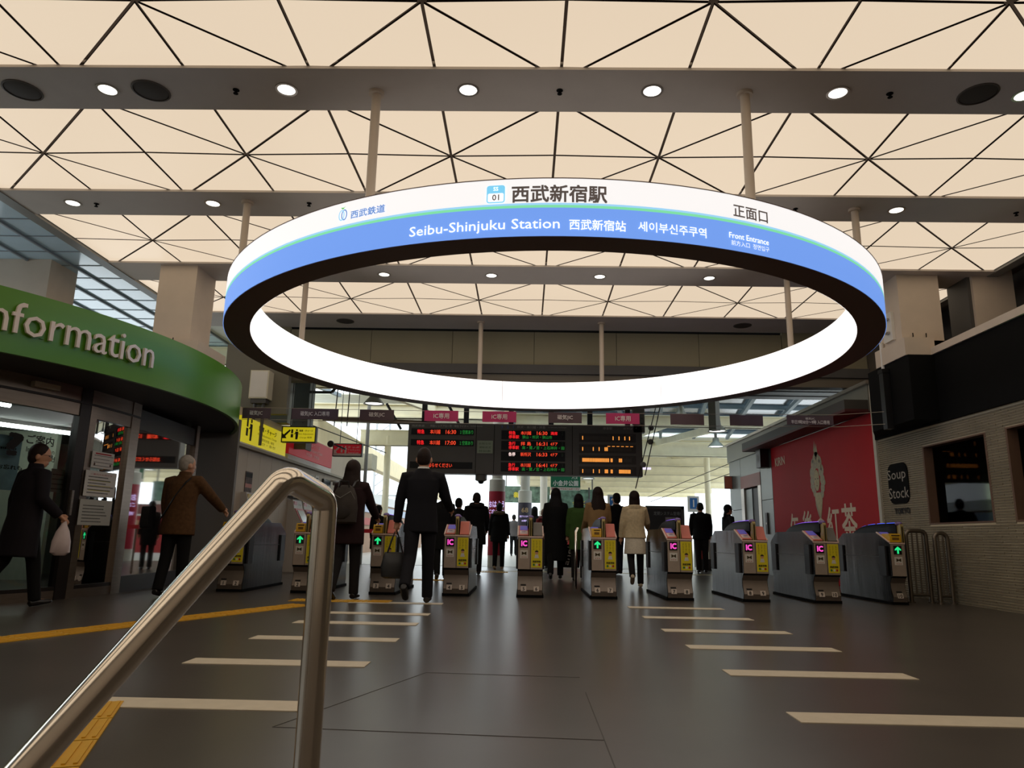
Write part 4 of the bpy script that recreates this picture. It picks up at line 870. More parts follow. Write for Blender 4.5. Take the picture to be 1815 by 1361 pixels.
for k in range(4):
    zc = .90-.261*k; mp = B(); lit = B()
    sr = B().box(1.28, 2.62, -.006, 0, zc-.10, zc+.10).obj('stop_row', mat('row_dim', (76, 71, 65), .6), bd, smooth=False)
    for i in range(42):
        x = 1.365+1.135*i/41; tgt = lit if i in pat[k] else mp
        tgt.box(x-.009, x+.009, -.012, -.006, zc-.05, zc+.036)
    stuff(mp.obj('stop_lamp', mat('lamp_off', (104, 96, 88), .7), sr, smooth=False)); stuff(lit.obj('lit_stop_lamp', LA, sr, smooth=False))
    for i in range(6):
        x = 1.95+.107*i; B().box(x, x+.065, -.012, -.006, zc+.055, zc+.066).obj('branch_lamp', LA if k == 1 else mat('lamp_off', (104, 96, 88), .7), sr, smooth=False)

# ================================================================== PLATFORM CANOPY AND BACKGROUND
CANW = mat('canopy_white_steel', (240, 232, 202), .6, 0, .06, 3); ROOFW = mat('corrugated_roof_sheet', (238, 238, 224), .6, 0, .05, 5); PIPEB = mat('blue_grey_bar', (120, 132, 140), .5)
can = struct(B().box(-.6, 14, 13.6, 19.3, 4.75, 4.8).box(-7, -.6, 13.6, 17.6, 4.75, 4.8).box(-.6, 14, 28.5, 56, 4.75, 4.8).box(-7, -.6, 20.5, 26, 4.75, 4.8).obj('roof_canopy', ROOFW, smooth=False))
def cbeam(x0, x1, y, z0, z1, d=.16, m=CANW): return B().box(x0, x1, y-d/2, y+d/2, z0, z1).box(x0, x1, y-d*1.1, y+d*1.1, z0, z0+.03).box(x0, x1, y-d*1.1, y+d*1.1, z1-.03, z1).obj('beam', m, can, smooth=False)
for y in (15.2, 17.6): cbeam(-7, 9, y, 4.35, 4.72, .12)
cbeam(-7, -.3, 20.4, 4.05, 4.45); cbeam(-6, .2, 26, 3.95, 4.5, .2); cbeam(-.3, 9, 20.8, 3.98, 4.3); cbeam(.2, 12, 28.4, 4.0, 4.55, .2)
for y in (32.5, 37, 41.5, 46, 51, 56): cbeam(.2, 13, y, 4.02, 4.4)
for x in (2.6, 5.6, 8.6): B().box(x-.06, x+.06, 28.5, 56, 4.45, 4.72).obj('purlin', CANW, can, smooth=False)
for k in range(13): B().box(-.4, 13, 29.3+2.1*k-.04, 29.3+2.1*k+.04, 4.6, 4.75).obj('purlin', CANW, can, smooth=False)
for k in range(9):                                # slanted glazing bars over the open bay
    x = -.2+1.3*k; B().bar((x, 19.5, 4.74), (x+1.6, 28.3, 4.74), .11, .12).obj('glazing_bar', PIPEB, can, smooth=False)
for y in (21.8, 23.6, 25.6, 27): B().bar((-.6, y, 4.82), (12, y+.5, 4.82), .09, .10).obj('glazing_bar', PIPEB, can, smooth=False)
for k in range(5): B().bar((-6+1.2*k, 17.7, 4.7), (-5.4+1.2*k, 20.4, 4.7), .1, .1).obj('glazing_bar', PIPEB, can, smooth=False)
B().box(-.6, 13, 19.4, 28.4, 4.86, 4.875).obj('glazing', glass('roof_glass', (226, 236, 240), .1), can, smooth=False)
for a, b_ in (((3.0, 28.4, 4.2), (4.1, 33, 4.55)), ((4.4, 20.8, 4.2), (3.4, 28.4, 4.45)), ((6.0, 20.8, 4.1), (5.1, 28.4, 4.5)), ((7.4, 28.4, 4.1), (6.5, 33, 4.5)), ((-5, 15.2, 4.5), (-2.6, 20.4, 4.3)), ((-2.4, 20.4, 4.3), (-.5, 26, 4.3)), ((5.0, 33, 4.3), (3.4, 51, 4.3))): B().bar(a, b_, .14, .22).obj('strut', CANW, can, smooth=False)
B().box(-6.1, -5.95, 14.2, 52, 3.35, 4.05).box(-6.2, -5.85, 14.2, 52, 3.3, 3.36).obj('edge_beam', mat('cream_edge_beam', (222, 208, 168), .6, 0, .05, 3), can, smooth=False)
B().box(-5.2, -4.4, 20.6, 21.3, 2.62, 3.05).obj('corner_box', CREAM, can, smooth=False)
B().tube([(4.6, 17.5, 4.3), (4.6, 17.5, 3.4)], .14, 4).obj('hanger_post', mat('olive_grey_steel', (112, 110, 98), .5), can)
B().box(2.55, 2.82, 17.0, 17.2, 3.25, 4.3).obj('hanger_post', mat('olive_grey_steel', (112, 110, 98), .5), can, smooth=False)
for k in range(6): B().lathe([(.02, -.012), (.014, -.022)], (2.62+.13*(k % 2), 17.0, 3.35+.12*(k//2)), 8, 'y').obj('rivet', DGREY, can)
for x, y in ((-4.35, 19.6), (-5.0, 26), (7.5, 30)): B().tube([(x, y, 0), (x, y, 4.3)], .05 if x > -4.5 and x < 0 else .12, 10).obj('pole', CANW if x != -4.35 else mat('pole_grey', (120, 118, 112), .5), can)
for x0, z in ((3.0, 3.75),):
    B().box(3.0, 5.2, 30, 30.08, 3.62, 3.7).obj('lamp_strip', glow('violet_white_lamp', (226, 214, 250), 1.1), can, smooth=False)
for x, y, z in ((-2.6, 16.4, 4.12), (-1.2, 16.4, 4.12)): B().box(x-.6, x+.6, y, y+.06, z, z+.05).obj('lamp_strip', glow('white_lamp_strip', (255, 255, 250), 1.6), can, smooth=False)
DKS = mat('dark_bracket_steel', (56, 56, 52), .6)
for p, q in (((-4.62, 15, 3.98), (-3.95, 15, 3.98)), ((-4.62, 15, 3.72), (-4.15, 15, 3.72)), ((-4.15, 15, 3.72), (-3.95, 15, 3.98))): B().bar(p, q, .05).obj('bracket_bar', DKS, can, smooth=False)
B().bar((-4.95, 17.3, 3.52), (-2.2, 17.3, 3.44), .12, .10).obj('brown_pipe', mat('brown_pipe_paint', (108, 92, 72), .6), can, smooth=False)
for x in (-3.4, -2.5, -1.9): B().bar((x, 17.2, 3.9), (x+.35, 17.4, 3.3), .05).obj('bracket_bar', DKS, can, smooth=False)
CONDUIT = mat('dark_cable', (60, 56, 50), .7)
for a, b_ in (((3.1, 17, 3.9), (2.5, 16.5, 1.9)), ((3.2, 17, 3.9), (2.72, 16.5, 2.2)), ((7.4, 20.7, 3.6), (5.2, 31, 2.55)), ((7.6, 20.7, 3.3), (5.3, 31, 2.35)), ((-4.0, 15, 4.4), (-4.05, 15, 3.0)), ((-3.75, 15, 4.4), (-3.78, 15, 3.0)), ((-6, 14.5, 3.5), (-3.7, 19, 2.9))): B().tube([a, b_], .012, 6).obj('cable', CONDUIT, can)
for p in ((2.95, 16.9, 3.35), (2.93, 16.9, 3.02), (2.70, 16.6, 2.45)): B().ell(p, (.07, .05, .07), 10, 7).obj('cable_ball', GREYP, can)
for y in (30.4, 34.7, 39.2, 43.6, 48.4): B().box(.2, 12, y-.03, y+.03, 4.28, 4.36).obj('conduit_run', mat('grey_conduit', (120, 116, 104), .6), can, smooth=False)
for x, y in ((3.4, 31), (4.9, 33.2), (4.3, 36)): B().bar((x, y, 4.3), (x+.15, y, 3.75), .05).obj('drop_bracket', mat('grey_conduit', (120, 116, 104), .6), can, smooth=False)
# pendant lamps
def bell(x, y, z, r, label):
    t = thing('pendant_lamp', label, 'lamp', (x, y, z), 0, 'bell shaped lamps under the canopy')
    B().lathe([(.07*r/.2, .30), (.08*r/.2, .18), (r*.75, .08), (r, 0), (r*.96, 0), (r*.7, .07), (.05, .17)], n=20, cap=False).obj('shade', mat('lamp_shade_grey', (150, 152, 142), .35, .3), t)
    B().lathe([(.001, .02), (r*.8, .02), (r*.8, .03), (.001, .03)], n=18).obj('lens', glow('lamp_white', (255, 255, 250), 2.2), t)
    B().lathe([(.05, .30), (.05, .45)], n=10).obj('neck', GREYP, t); B().tube([(0, 0, .45), (0, 0, 4.78-z)], .012, 6).obj('stem', DGREY, t)
bell(-3.45, 16, 3.66, .24, 'bell lamp glowing above the plum sign left of the departure board'); bell(4.2, 19.4, 4.02, .24, 'bell lamp under the canopy right of the ring rim'); bell(5.06, 19, 3.60, .26, 'upper of two bell lamps near the steel lift wall'); bell(6.33, 24, 3.83, .28, 'lower of two bell lamps near the steel lift wall'); bell(2.45, 28.3, 3.05, .28, 'bell lamp below the departure board beside the green banner')
# white columns with posters
def rcol(x, y, r0, r1, zc, name):
    o = struct(B().lathe([(r1, 0), (r1, zc), (r0, zc+.03), (r0, 4.75)], (x, y, 0), 24).obj(name, mat('white_round_column', (196, 192, 180), .5, 0, .04, 3))); return o
rcol(-.75, 19.5, .145, .215, 2.27, 'trim_8'); rcol(.0, 26, .17, .24, 2.4, 'trim_9'); rcol(.87, 34, .17, .22, 2.0, 'trim_10')
def wrap(x, y, r, z0, z1, m, label, name='column_poster', txt=()):
    t = thing(name, label, 'poster', (x, y, 0)); b = B(); rings = []
    for i in range(25):
        a = PI+PI*i/24; rings.append([(r*math.cos(a), r*math.sin(a), z0), (r*math.cos(a), r*math.sin(a), z1)])
    b.loft(rings, cap=False, closed=False).obj('sheet', m, t)
    for s_, z, h, w_, mm in txt:
        text(s_, h, mm, t, None, w=w_, bold=.02, fn=lambda u, v, d, z=z: ((r+.006+d)*math.sin(u/r), -(r+.006+d)*math.cos(u/r), z+v))
    return t
VW = glow('violet_white_glowing_ink', (214, 196, 255), .8)  # poster print given a glow of its own, brightness put into the ink
wrap(-.75, 19.5, .22, .3, 1.96, mat('crimson_poster', (168, 26, 52), .5), 'crimson good morning poster wrapped around the nearest white column', txt=(('おはよう', 1.62, .17, .46, VW), ('ございます!', 1.43, .11, .46, VW), ('WELCOME', 1.20, .10, .44, VW)))
wrap(.0, 26, .245, .3, 1.98, mat('dark_violet_poster', (62, 56, 72), .5), 'dark poster numbered in gold wrapped around the second white column', txt=(('68', 1.72, .17, .24, mat('gold_print', (190, 160, 120), .6)), ('西武プリンスカード', 1.5, .07, .4, VW), ('60周年', 1.35, .07, .22, VW), ('ご利用ください', .9, .07, .4, VW)))
# dome camera, hanging black speaker
t = thing('dome_camera', 'grey security dome camera under the left half of the departure board', 'camera', (-1.05, 17.2, 2.0)); B().lathe([(.14, .21), (.14, .08), (.10, .06)], n=16).obj('housing', GREYP, t); B().ell((0, 0, .06), (.075, .075, .07), 14, 8).obj('dome', BLACK, t)
# platform number signs
for x, nn, l in ((2.66, '2', 'blue square platform sign showing two beside the tan coat woman'), (5.06, '1', 'blue square platform sign showing one near the man in the vest')):
    t = thing('platform_sign', l, 'sign', (x, 22, 1.83), 0, 'platform number signs'); B().box(-.17, .17, 0, .06, -.22, .25).obj('panel', WHITE, t, smooth=False); B().box(-.11, .11, -.006, 0, -.13, .19).obj('blue_square', mat('sign_blue', (44, 104, 166), .5), t, smooth=False); text(nn, .22, WINK, t, (0, -.01, .03), '-y', bold=.01); B().tube([(0, .03, -.22), (0, .03, -1.83)], .03, 8).obj('pole', GREYP, t)
# advert boards in the middle distance
def advert(x0, x1, z0, z1, y, m, label, txts=(), name='advert_board', legs=True):
    t = thing(name, label, 'advert', ((x0+x1)/2, y, 0)); w_ = (x1-x0)
    B().box(-w_/2, w_/2, 0, .05, z0, z1).obj('board', m, t, smooth=False)
    for s_, u, z, h, wd, mm in txts: text(s_, h, mm, t, (u, -.006, z), '-y', w=wd, bold=.02)
    if legs:
        for s_ in (-1, 1): B().box(s_*w_*.42-.03, s_*w_*.42+.03, .05, .1, 0 if legs == 1 else z1, z1 if legs == 1 else 4.75).obj('leg' if legs == 1 else 'hanger', GREYP, t, smooth=False)
    return t
GB = mat('banner_green', (20, 104, 72), .5)
t = advert(.84, 1.82, 2.32, 2.80, 24, PAPER, 'green and white park banner hanging below the departure board', (), 'hanging_banner', 2)
B().box(-.49, .49, -.008, 0, 2.42, 2.80).obj('green_field', GB, t, smooth=False)
text('小金井公園', .19, WINK, t, (0, -.012, 2.55), '-y', w=.84, bold=.02); text('建物内モデルルームオープン', .065, REDINK, t, (0, -.006, 2.365), '-y', w=.9, bold=.015); text('バス', .09, WINK, t, (.3, -.012, 2.73), '-y', w=.2, bold=.02)
PIC = mat('landscape_print', (90, 120, 104), .6, 0, .6, 5); PIC2 = mat('colour_print', (110, 128, 130), .6, 0, .6, 8)
t = advert(1.3, 2.9, 1.95, 2.75, 30, PIC, 'landscape picture advert board above the kiosk', (('公園', .1, 2.2, .14, .5, mat('yellow_ink', (220, 200, 40), .7)),), legs=2)
t = advert(.95, 1.25, 1.5, 2.1, 28, PIC2, 'small tall picture board beside the third white column')
t = advert(1.5, 2.5, 1.35, 1.92, 29, PAPER, 'white property advert board with green square over the kiosk', (('小', .12, 1.66, .2, .2, GB),)); B().box(-.4, -.05, -.006, 0, 1.5, 1.82).obj('picture', PIC2, t, smooth=False)
t = advert(-1.2, 1.3, 2.55, 3.4, 38, mat('tree_print', (90, 112, 96), .6, 0, .7, 4), 'large green landscape advert board seen between the white columns', (('新築', -.2, 2.95, .3, .9, mat('yellow_ink', (220, 200, 40), .7)),), legs=2)
# red kiosk shelves
t = thing('kiosk', 'red kiosk front with rows of goods behind the long black coat woman', 'kiosk', (1.75, 27, 0)); B().box(-.85, .85, 0, .8, 0, 1.3).obj('counter', mat('kiosk_red', (160, 36, 34), .5), t, smooth=False); B().box(-.9, .9, -.02, .85, 1.3, 1.36).obj('shelf', WHITE, t, smooth=False); B().box(-.85, .85, .7, .8, 1.36, 1.75).obj('back', mat('kiosk_back', (120, 70, 60), .6), t, smooth=False)
for r in range(2):
    for k in range(9): B().box(-.78+.18*k, -.64+.18*k, -.03, 0, .72+.26*r, .88+.26*r).obj('goods_front', mat('goods_%d' % ((k+r) % 3), ((206, 84, 60), (190, 150, 110), (150, 30, 40))[(k+r) % 3], .6), t, smooth=False)
t = thing('wire_stand', 'dark wire display stand rising beside the kiosk', 'stand', (2.02, 23, 0)); B().tube([(0, 0, 0), (0, 0, 2.35)], .025, 8).obj('post', DGREY, t); B().lathe([(.03, 2.0), (.2, 1.85), (.2, 1.83), (.03, 1.9)], n=4).obj('tray', DGREY, t)
# dark system advert at the right
t = thing('dark_advert', 'large dark advert panel with white lettering behind the white jacket woman', 'advert', (3.82, 20, 0)); B().box(-.48, .48, 0, .08, .5, 1.66).obj('panel', mat('charcoal_panel', (34, 34, 38), .4), t, smooth=False); B().box(-.52, .52, -.01, .09, 1.6, 1.68).obj('frame', DGREY, t, smooth=False); B().box(.44, .52, -.01, .09, .0, 1.68).obj('frame', DGREY, t, smooth=False); B().box(-.52, -.44, -.01, .09, .0, .6).obj('frame', DGREY, t, smooth=False)
text('定期システム登場!', .10, mat('grey_lettering', (150, 150, 150), .6), t, (.05, -.006, 1.48), '-y', w=.72); B().box(.0, .34, -.006, 0, 1.18, 1.38).obj('picture', mat('pale_picture', (150, 140, 140), .6, 0, .4, 8), t, smooth=False)
# red ribbon posts, far red display
t = thing('flag_stand', 'red and white striped banner stand near platform one sign', 'banner', (4.75, 19.5, 0)); 
for k in range(4): B().box(-.12+.07*k, -.06+.07*k, 0, .02, .3, 1.35).obj('stripe', mat('banner_red', (190, 60, 60), .6) if k % 2 == 0 else PAPER, t, smooth=False)
B().box(-.14, .16, .02, .05, 0, .3).obj('base', DGREY, t, smooth=False)
t = thing('led_sign', 'small red led sign beyond the man in the vest', 'sign', (5.0, 24, 0)); B().box(-.2, .2, 0, .1, 1.15, 1.4).obj('casing', BLACK, t, smooth=False); text('お知らせ', .12, LR, t, (0, -.006, 1.27), '-y', w=.32, bold=.03); B().box(-.03, .03, .02, .08, 0, 1.15).obj('post', DGREY, t, smooth=False)
# red barrier rail beyond gate three
t = thing('barrier_rail', 'red topped barrier rail beyond the gate with the black bag', 'railing', (-2.6, 13.6, 0)); B().box(-.9, .5, -.04, .04, .80, .87).obj('top_rail', mat('barrier_red', (186, 30, 44), .4), t, smooth=False)
for x in (-.85, -.2, .45): B().tube([(x, 0, 0), (x, 0, .8)], .02, 8).obj('post', STEEL, t)
# low platform building and fence on the left, mast beyond
o = struct(B().box(-9, -7, 20, 50, 0, 2.2).obj('wall_platform', mat('platform_brown', (140, 104, 72), .6, 0, .1, 2), smooth=False)); B().box(-9.2, -6.95, 20, 50, 2.2, 2.62).obj('white_band', mat('platform_white', (214, 218, 222), .5), o, smooth=False); B().box(-7.0, -6.94, 20, 50, 1.75, 2.1).obj('window_band', mat('platform_blue', (120, 140, 170), .4), o, smooth=False); B().box(-7.0, -6.93, 20, 50, 1.2, 1.5).obj('red_band', mat('platform_red', (150, 50, 40), .6), o, smooth=False)
t = thing('lattice_mast', 'pale lattice power mast standing out in the white sky', 'mast', (-7.6, 38, 0))
for s_ in (-1, 1): B().bar((s_*.35, 0, 0), (s_*.35, 0, 8), .1).obj('leg', mat('pale_mast', (176, 178, 180), .6), t, smooth=False)
for k in range(14): B().bar((-.35, 0, .5+.55*k), (.35, 0, 1.05+.55*k), .05).obj('brace', mat('pale_mast', (176, 178, 180), .6), t, smooth=False)
B().bar((-1.4, 0, 2.8), (1.4, 0, 2.8), .08).obj('crossarm', mat('pale_mast', (176, 178, 180), .6), t, smooth=False)

# ================================================================== HANDRAIL IN FRONT
hr = thing('handrail', 'thick polished steel handrail with bent end post close to the viewer', 'handrail', (-.28, 1.05, 0))
def bend(a, c, b_, r, n=7):
    a, c, b_ = Vector(a), Vector(c), Vector(b_); u = (a-c).normalized(); v = (b_-c).normalized()
    ang = u.angle(v); t_ = r/math.tan(ang/2); p, q = c+u*t_, c+v*t_; ctr = c+(u+v).normalized()*(r/math.sin(ang/2))
    out = []
    for i in range(n+1):
        w_ = (p-ctr).lerp(q-ctr, i/n); out.append(ctr+w_.normalized()*r)
    return out
def at_depth(px_, py_, d): return Vector((0, 0, CAM_H))+(fwd+rgt*((px_-907.5)/FPX)-upv*((py_-680.5)/FPX))*d-Vector((-.28, 1.05, 0))
A1_ = at_depth(507, 846, 1.15); A2_ = at_depth(577, 884, 1.25); AL = at_depth(47, 1361, .87); A0 = A1_+(AL-A1_)*1.35; A3_ = Vector((A2_.x, A2_.y, 0))
B().tube([A0]+bend(A0, A1_, A2_, .03, 9)+bend(A1_, A2_, A3_, .028, 8)+[A3_], .0212, 28).obj('rail', RAIL_STEEL, hr)
A4 = A0+(A0-A1_).normalized()*.03+Vector((0, 0, -.03))
B().tube([A0, A4, (A4.x, A4.y, 0)], .0212, 20).obj('lower_post', RAIL_STEEL, hr)
for P in (A3_, A4): B().lathe([(.05, 0), (.05, .008), (.026, .014)], (P.x, P.y, 0), 20).obj('foot', RAIL_STEEL, hr)

# ================================================================== PEOPLE
SKIN = mat('skin', (196, 146, 116), .55, 0, .04, 12); HAIRB = mat('black_hair', (17, 14, 13), .6, 0, .2, 30, .2, (1, 1, .15), spec=.2); HAIRBR = mat('dark_brown_hair', (34, 21, 16), .6, 0, .25, 30, .2, (1, 1, .15), spec=.2); HAIRG = mat('grey_hair', (150, 142, 132), .6, 0, .2, 30, .2)
EYE = mat('dark_eye', (24, 18, 16), .3); LIPM = mat('lip', (150, 84, 76), .6)
def remesh(b, name, m, parent, vox, smooth=4):
    me = b.mesh(name, None, False); o = bpy.data.objects.new(name, me); COL.objects.link(o)
    r = o.modifiers.new('r', 'REMESH'); r.mode = 'VOXEL'; r.voxel_size = vox
    if smooth: k = o.modifiers.new('s', 'SMOOTH'); k.factor = .5; k.iterations = smooth
    dg = bpy.context.evaluated_depsgraph_get(); dg.update()
    nm = bpy.data.meshes.new_from_object(o.evaluated_get(dg))
    bpy.data.objects.remove(o); bpy.data.meshes.remove(me)
    nm.materials.clear(); nm.materials.append(m); nm.shade_smooth(); nm.name = name
    o = bpy.data.objects.new(name, nm); COL.objects.link(o); o.parent = parent
    return o
def person(label, x, y, face=0, h=1.7, legs=((0, 0), (0, 0)), arms=((0, 8, 10), (0, 8, 10)), lean=0, top=None, top_z=.80, top_fat=1.0, flare=1.0,
           bottom=None, skirt=None, shoes=None, hair='short', hairm=None, female=False, head_turn=0, head_tilt=0, vox=.012, hood=None, collar=None, glasses=False, trouser_w=1.0, sleeve=True, extra=None, group='passengers at the ticket gates', bare=None):
    """legs: (thigh pitch forward, knee flex) right, left; arms: (shoulder pitch, spread, elbow flex) right, left. Faces +y before turning."""
    s = h/1.70; sw = .165 if female else .19; hw = .088
    rp = thing('person', label, 'person', (x, y, 0), rad(face), group)
    def leg(sx, th, kn):
        hip = Vector((sx*hw, 0, .90)); kd = Vector((0, math.sin(rad(th)), -math.cos(rad(th)))); knee = hip+kd*.43
        ad = Vector((0, math.sin(rad(th-kn)), -math.cos(rad(th-kn)))); ank = knee+ad*.395
        fa = rad(th-kn)*.75; fd = Vector((0, math.cos(fa), math.sin(fa))); up = Vector((0, -math.sin(fa), math.cos(fa)))
        return hip, knee, ank, fd, up
    L = [leg(1, *legs[0]), leg(-1, *legs[1])]
    low = min(min((a-u*.075).z, (a+f*.17-u*.075).z, (a-f*.06-u*.075).z) for _, _, a, f, u in L)
    dz = -low
    def T(p): return (Vector(p)+Vector((0, 0, dz)))*s
    def lean_pt(p):
        p = Vector(p)
        if lean: p = Matrix.Rotation(-rad(lean), 3, 'X') @ (p-Vector((0, 0, .95)))+Vector((0, 0, .95))
        return p
    def tube(b, pts, r, n=12): b.tube([T(p) for p in pts], [tuple(q*s for q in k) if isinstance(k, tuple) else k*s for k in r], n)
    def rings(b, rows, n=20, cy=0):
        rr = []
        for z, rx, ry, yo in rows: rr.append([T(lean_pt((rx*math.cos(2*PI*i/n), yo+ry*math.sin(2*PI*i/n), z))) for i in range(n)])
        b.loft(rr)
    def arm(sx, pi, sp, el):
        sh = lean_pt((sx*sw, 0, 1.385)); a, c = rad(pi), rad(sp)
        d = Vector((sx*math.sin(c), math.sin(a)*math.cos(c), -math.cos(a)*math.cos(c))); e = sh+d*.275
        a2 = rad(pi+el); d2 = Vector((sx*math.sin(c)*.5, math.sin(a2)*math.cos(c*.5), -math.cos(a2)*math.cos(c*.5))).normalized(); w_ = e+d2*.245
        return sh, e, w_, d2
    A = [arm(1, *arms[0]), arm(-1, *arms[1])]
    hc = lean_pt((0, .015, 1.585)); Rh = Matrix.Rotation(-rad(head_turn), 3, 'Z') @ Matrix.Rotation(rad(head_tilt), 3, 'X')
    HS = 1.11
    def hp(p): return T(hc+Rh @ (Vector(p)*HS))
    # --- body: one continuous surface
    b = B()
    rings(b, [(.86, .13, .09, 0), (.95, .155, .10, 0), (1.08, .13, .09, 0), (1.22, .145, .10, 0), (1.36, .15, .085, 0), (1.42, .10, .065, 0), (1.45, .055, .055, 0)])
    tube(b, [lean_pt((0, 0, 1.38)), lean_pt((0, .005, 1.46)), hc+Vector((0, -.01, -.06))], [.062, .055, .052])
    b.ell(hp((0, 0, .012)), (.073*s*HS, .092*s*HS, .105*s*HS), 18, 13, Rh); b.ell(hp((0, .022, -.055)), (.052*s*HS, .066*s*HS, .062*s*HS), 14, 9, Rh)
    b.ell(hp((0, .092, -.018)), (.011*s*HS, .016*s*HS, .022*s*HS), 8, 6, Rh)
    for q in (-1, 1): b.ell(hp((q*.076, -.005, -.012)), (.010*s*HS, .020*s*HS, .031*s*HS), 8, 6, Rh)
    for q, (hip, knee, ank, fd, up) in zip((1, -1), L):
        tube(b, [hip, hip.lerp(knee, .5), knee, knee.lerp(ank, .35), ank], [.078, .066, .052, .048, .034])
        tube(b, [ank-fd*.04-up*.03, ank+fd*.07-up*.045, ank+fd*.14-up*.055], [.034, .032, .022])
    for q, (sh, e, w_, d2) in zip((1, -1), A):
        tube(b, [sh+Vector((-q*.03, 0, .005)), sh, sh.lerp(e, .5), e, e.lerp(w_, .4), w_], [.045, .046, .042, .036, .034, .024])
        side = Vector((q, 0, 0)); fw = d2.cross(side).normalized()*(1 if d2.cross(side).y > 0 else -1)
        pc = w_+d2*.05; tube(b, [w_-d2*.01, w_+d2*.03, w_+d2*.085], [(.024, .020), (.036, .016), (.038, .014)], 10)
        for k in range(4):
            base = w_+d2*.08+fw*(.028-.0185*k); ln = (.066, .076, .071, .056)[k]; cd = (d2*.85-side*.5).normalized()
            tube(b, [base-d2*.02, base+d2*ln*.5, base+d2*ln*.5+cd*ln*.5], [.0095, .0088, .007], 7)
        tube(b, [w_+d2*.02+fw*.022, w_+d2*.05+fw*.05, w_+d2*.085+fw*.054], [.013, .011, .008], 7)
    remesh(b, 'body', SKIN if bare is None else bare, rp, min(vox, .009)*s, 2)
    # --- face
    for q in (-1, 1): e_ = B().ell(hp((q*.030, .082, .012)), (.011*s, .007*s, .007*s), 8, 6, Rh).obj('eye', EYE, rp)
    B().ell(hp((0, .084, -.062)), (.022*s, .007*s, .006*s), 8, 6, Rh).obj('mouth', LIPM, rp)
    if glasses:
        g = B()
        for q in (-1, 1): g.tube([hp((q*.032+.022*math.cos(a), .098, .012+.017*math.sin(a))) for a in [2*PI*i/12 for i in range(13)]], .0022*s, 6); g.tube([hp((q*.054, .096, .016)), hp((q*.08, .01, .016))], .0022*s, 6)
        g.tube([hp((-.01, .1, .016)), hp((.01, .1, .016))], .0022*s, 6); g.obj('glasses', BLACK, rp)
    # --- hair
    hm = hairm or HAIRB; hb = B()
    if hair == 'short':
        hb.ell(hp((0, -.014, .030)), (.080*s*HS, .094*s*HS, .100*s*HS), 18, 12, Rh); hb.ell(hp((0, -.035, -.02)), (.073*s*HS, .068*s*HS, .07*s*HS), 14, 9, Rh)
    elif hair == 'cropped':
        hb.ell(hp((0, -.010, .026)), (.0765*s*HS, .092*s*HS, .097*s*HS), 18, 12, Rh); hb.ell(hp((0, -.034, -.015)), (.070*s*HS, .062*s*HS, .06*s*HS), 14, 9, Rh)
    elif hair == 'bob':
        hb.ell(hp((0, -.014, .026)), (.088*s*HS, .098*s*HS, .106*s*HS), 18, 12, Rh); hb.loft([[hp((rx*math.cos(2*PI*i/16), -.022+ry*math.sin(2*PI*i/16), z)) for i in range(16)] for z, rx, ry in ((.04, .086, .078), (-.04, .092, .076), (-.12, .094, .072), (-.155, .085, .06))])
    else:
        hb.ell(hp((0, -.014, .028)), (.086*s*HS, .098*s*HS, .104*s*HS), 18, 12, Rh)
        pts = {'long': ((.04, .090, .080, -.02), (-.06, .100, .076, -.03), (-.14, .122, .068, -.05), (-.24, .128, .054, -.07), (-.33, .105, .040, -.083), (-.40, .06, .024, -.088)), 'pony': ((.03, .082, .08, -.02), (-.04, .075, .06, -.035), (-.09, .036, .03, -.09), (-.2, .034, .028, -.105), (-.32, .02, .016, -.10))}[hair]
        hb.loft([[hp((rx*math.cos(2*PI*i/16), yo+ry*math.sin(2*PI*i/16), z)) for i in range(16)] for z, rx, ry, yo in pts])
    remesh(hb, 'hair', hm, rp, .010*s, 3)
    # --- clothes
    if bottom:
        tb = B(); k = trouser_w
        rings(tb, [(.84, .155, .10, 0), (.92, .17, .112, 0), (1.0, .158, .105, 0)])
        for hip, knee, ank, fd, up in L: tube(tb, [hip+Vector((0, 0, .02)), hip.lerp(knee, .5), knee, knee.lerp(ank, .5), ank+(ank-knee).normalized()*.02], [.093*k, .083*k, .070*k, .064*k, .060*k])
        remesh(tb, 'trousers', bottom, rp, vox*s)
    if skirt:
        sk = B(); rings(sk, [(skirt[1], .205, .205, -.02), (.7, .20, .175, -.015), (.85, .185, .135, 0), (.98, .15, .105, 0)]); remesh(sk, 'skirt', skirt[0], rp, vox*s)
    if top:
        c = B(); f = top_fat; z0 = top_z
        rows = [(z0, .178*f*flare, .125*f*flare, -.005)]
        if z0 < .8: rows.append((.82, .178*f*(1+.5*(flare-1)), .125*f, -.005))
        rows += [(.95, .172*f, .12*f, 0), (1.08, .158*f, .112*f, 0), (1.22, .172*f, .118*f, 0), (1.34, (sw+.005)*min(f, 1.08), .105*f, -.005), (1.405, sw*.80, .085, -.005), (1.44, .105, .075, -.003), (1.475, .072, .066, 0)]
        rings(c, rows)
        if sleeve:
            for q, (sh, e, w_, d2) in zip((1, -1), A): tube(c, [sh+Vector((-q*.06, 0, -.005)), sh+Vector((-q*.005, 0, 0)), sh.lerp(e, .5), e, e.lerp(w_, .5), w_+d2*.005], [.066*f, .068*f, .062*f, .056*f, .050*f, .044*f])
        else:
            for q, (sh, e, w_, d2) in zip((1, -1), A): tube(c, [sh+Vector((-q*.06, 0, -.005)), sh+Vector((q*.005, 0, 0)), sh.lerp(e, .12)], [.062, .064, .060])
        remesh(c, 'coat' if z0 < .75 else 'jacket', top, rp, vox*s)
        if collar:
            cb_ = B(); n = 18
            cb_.loft([[T(lean_pt((rx*math.cos(2*PI*i/n), yo+ry*math.sin(2*PI*i/n), z))) for i in range(n)] for z, rx, ry, yo in collar[1]], cap=False); cb_.obj('collar', collar[0], rp)
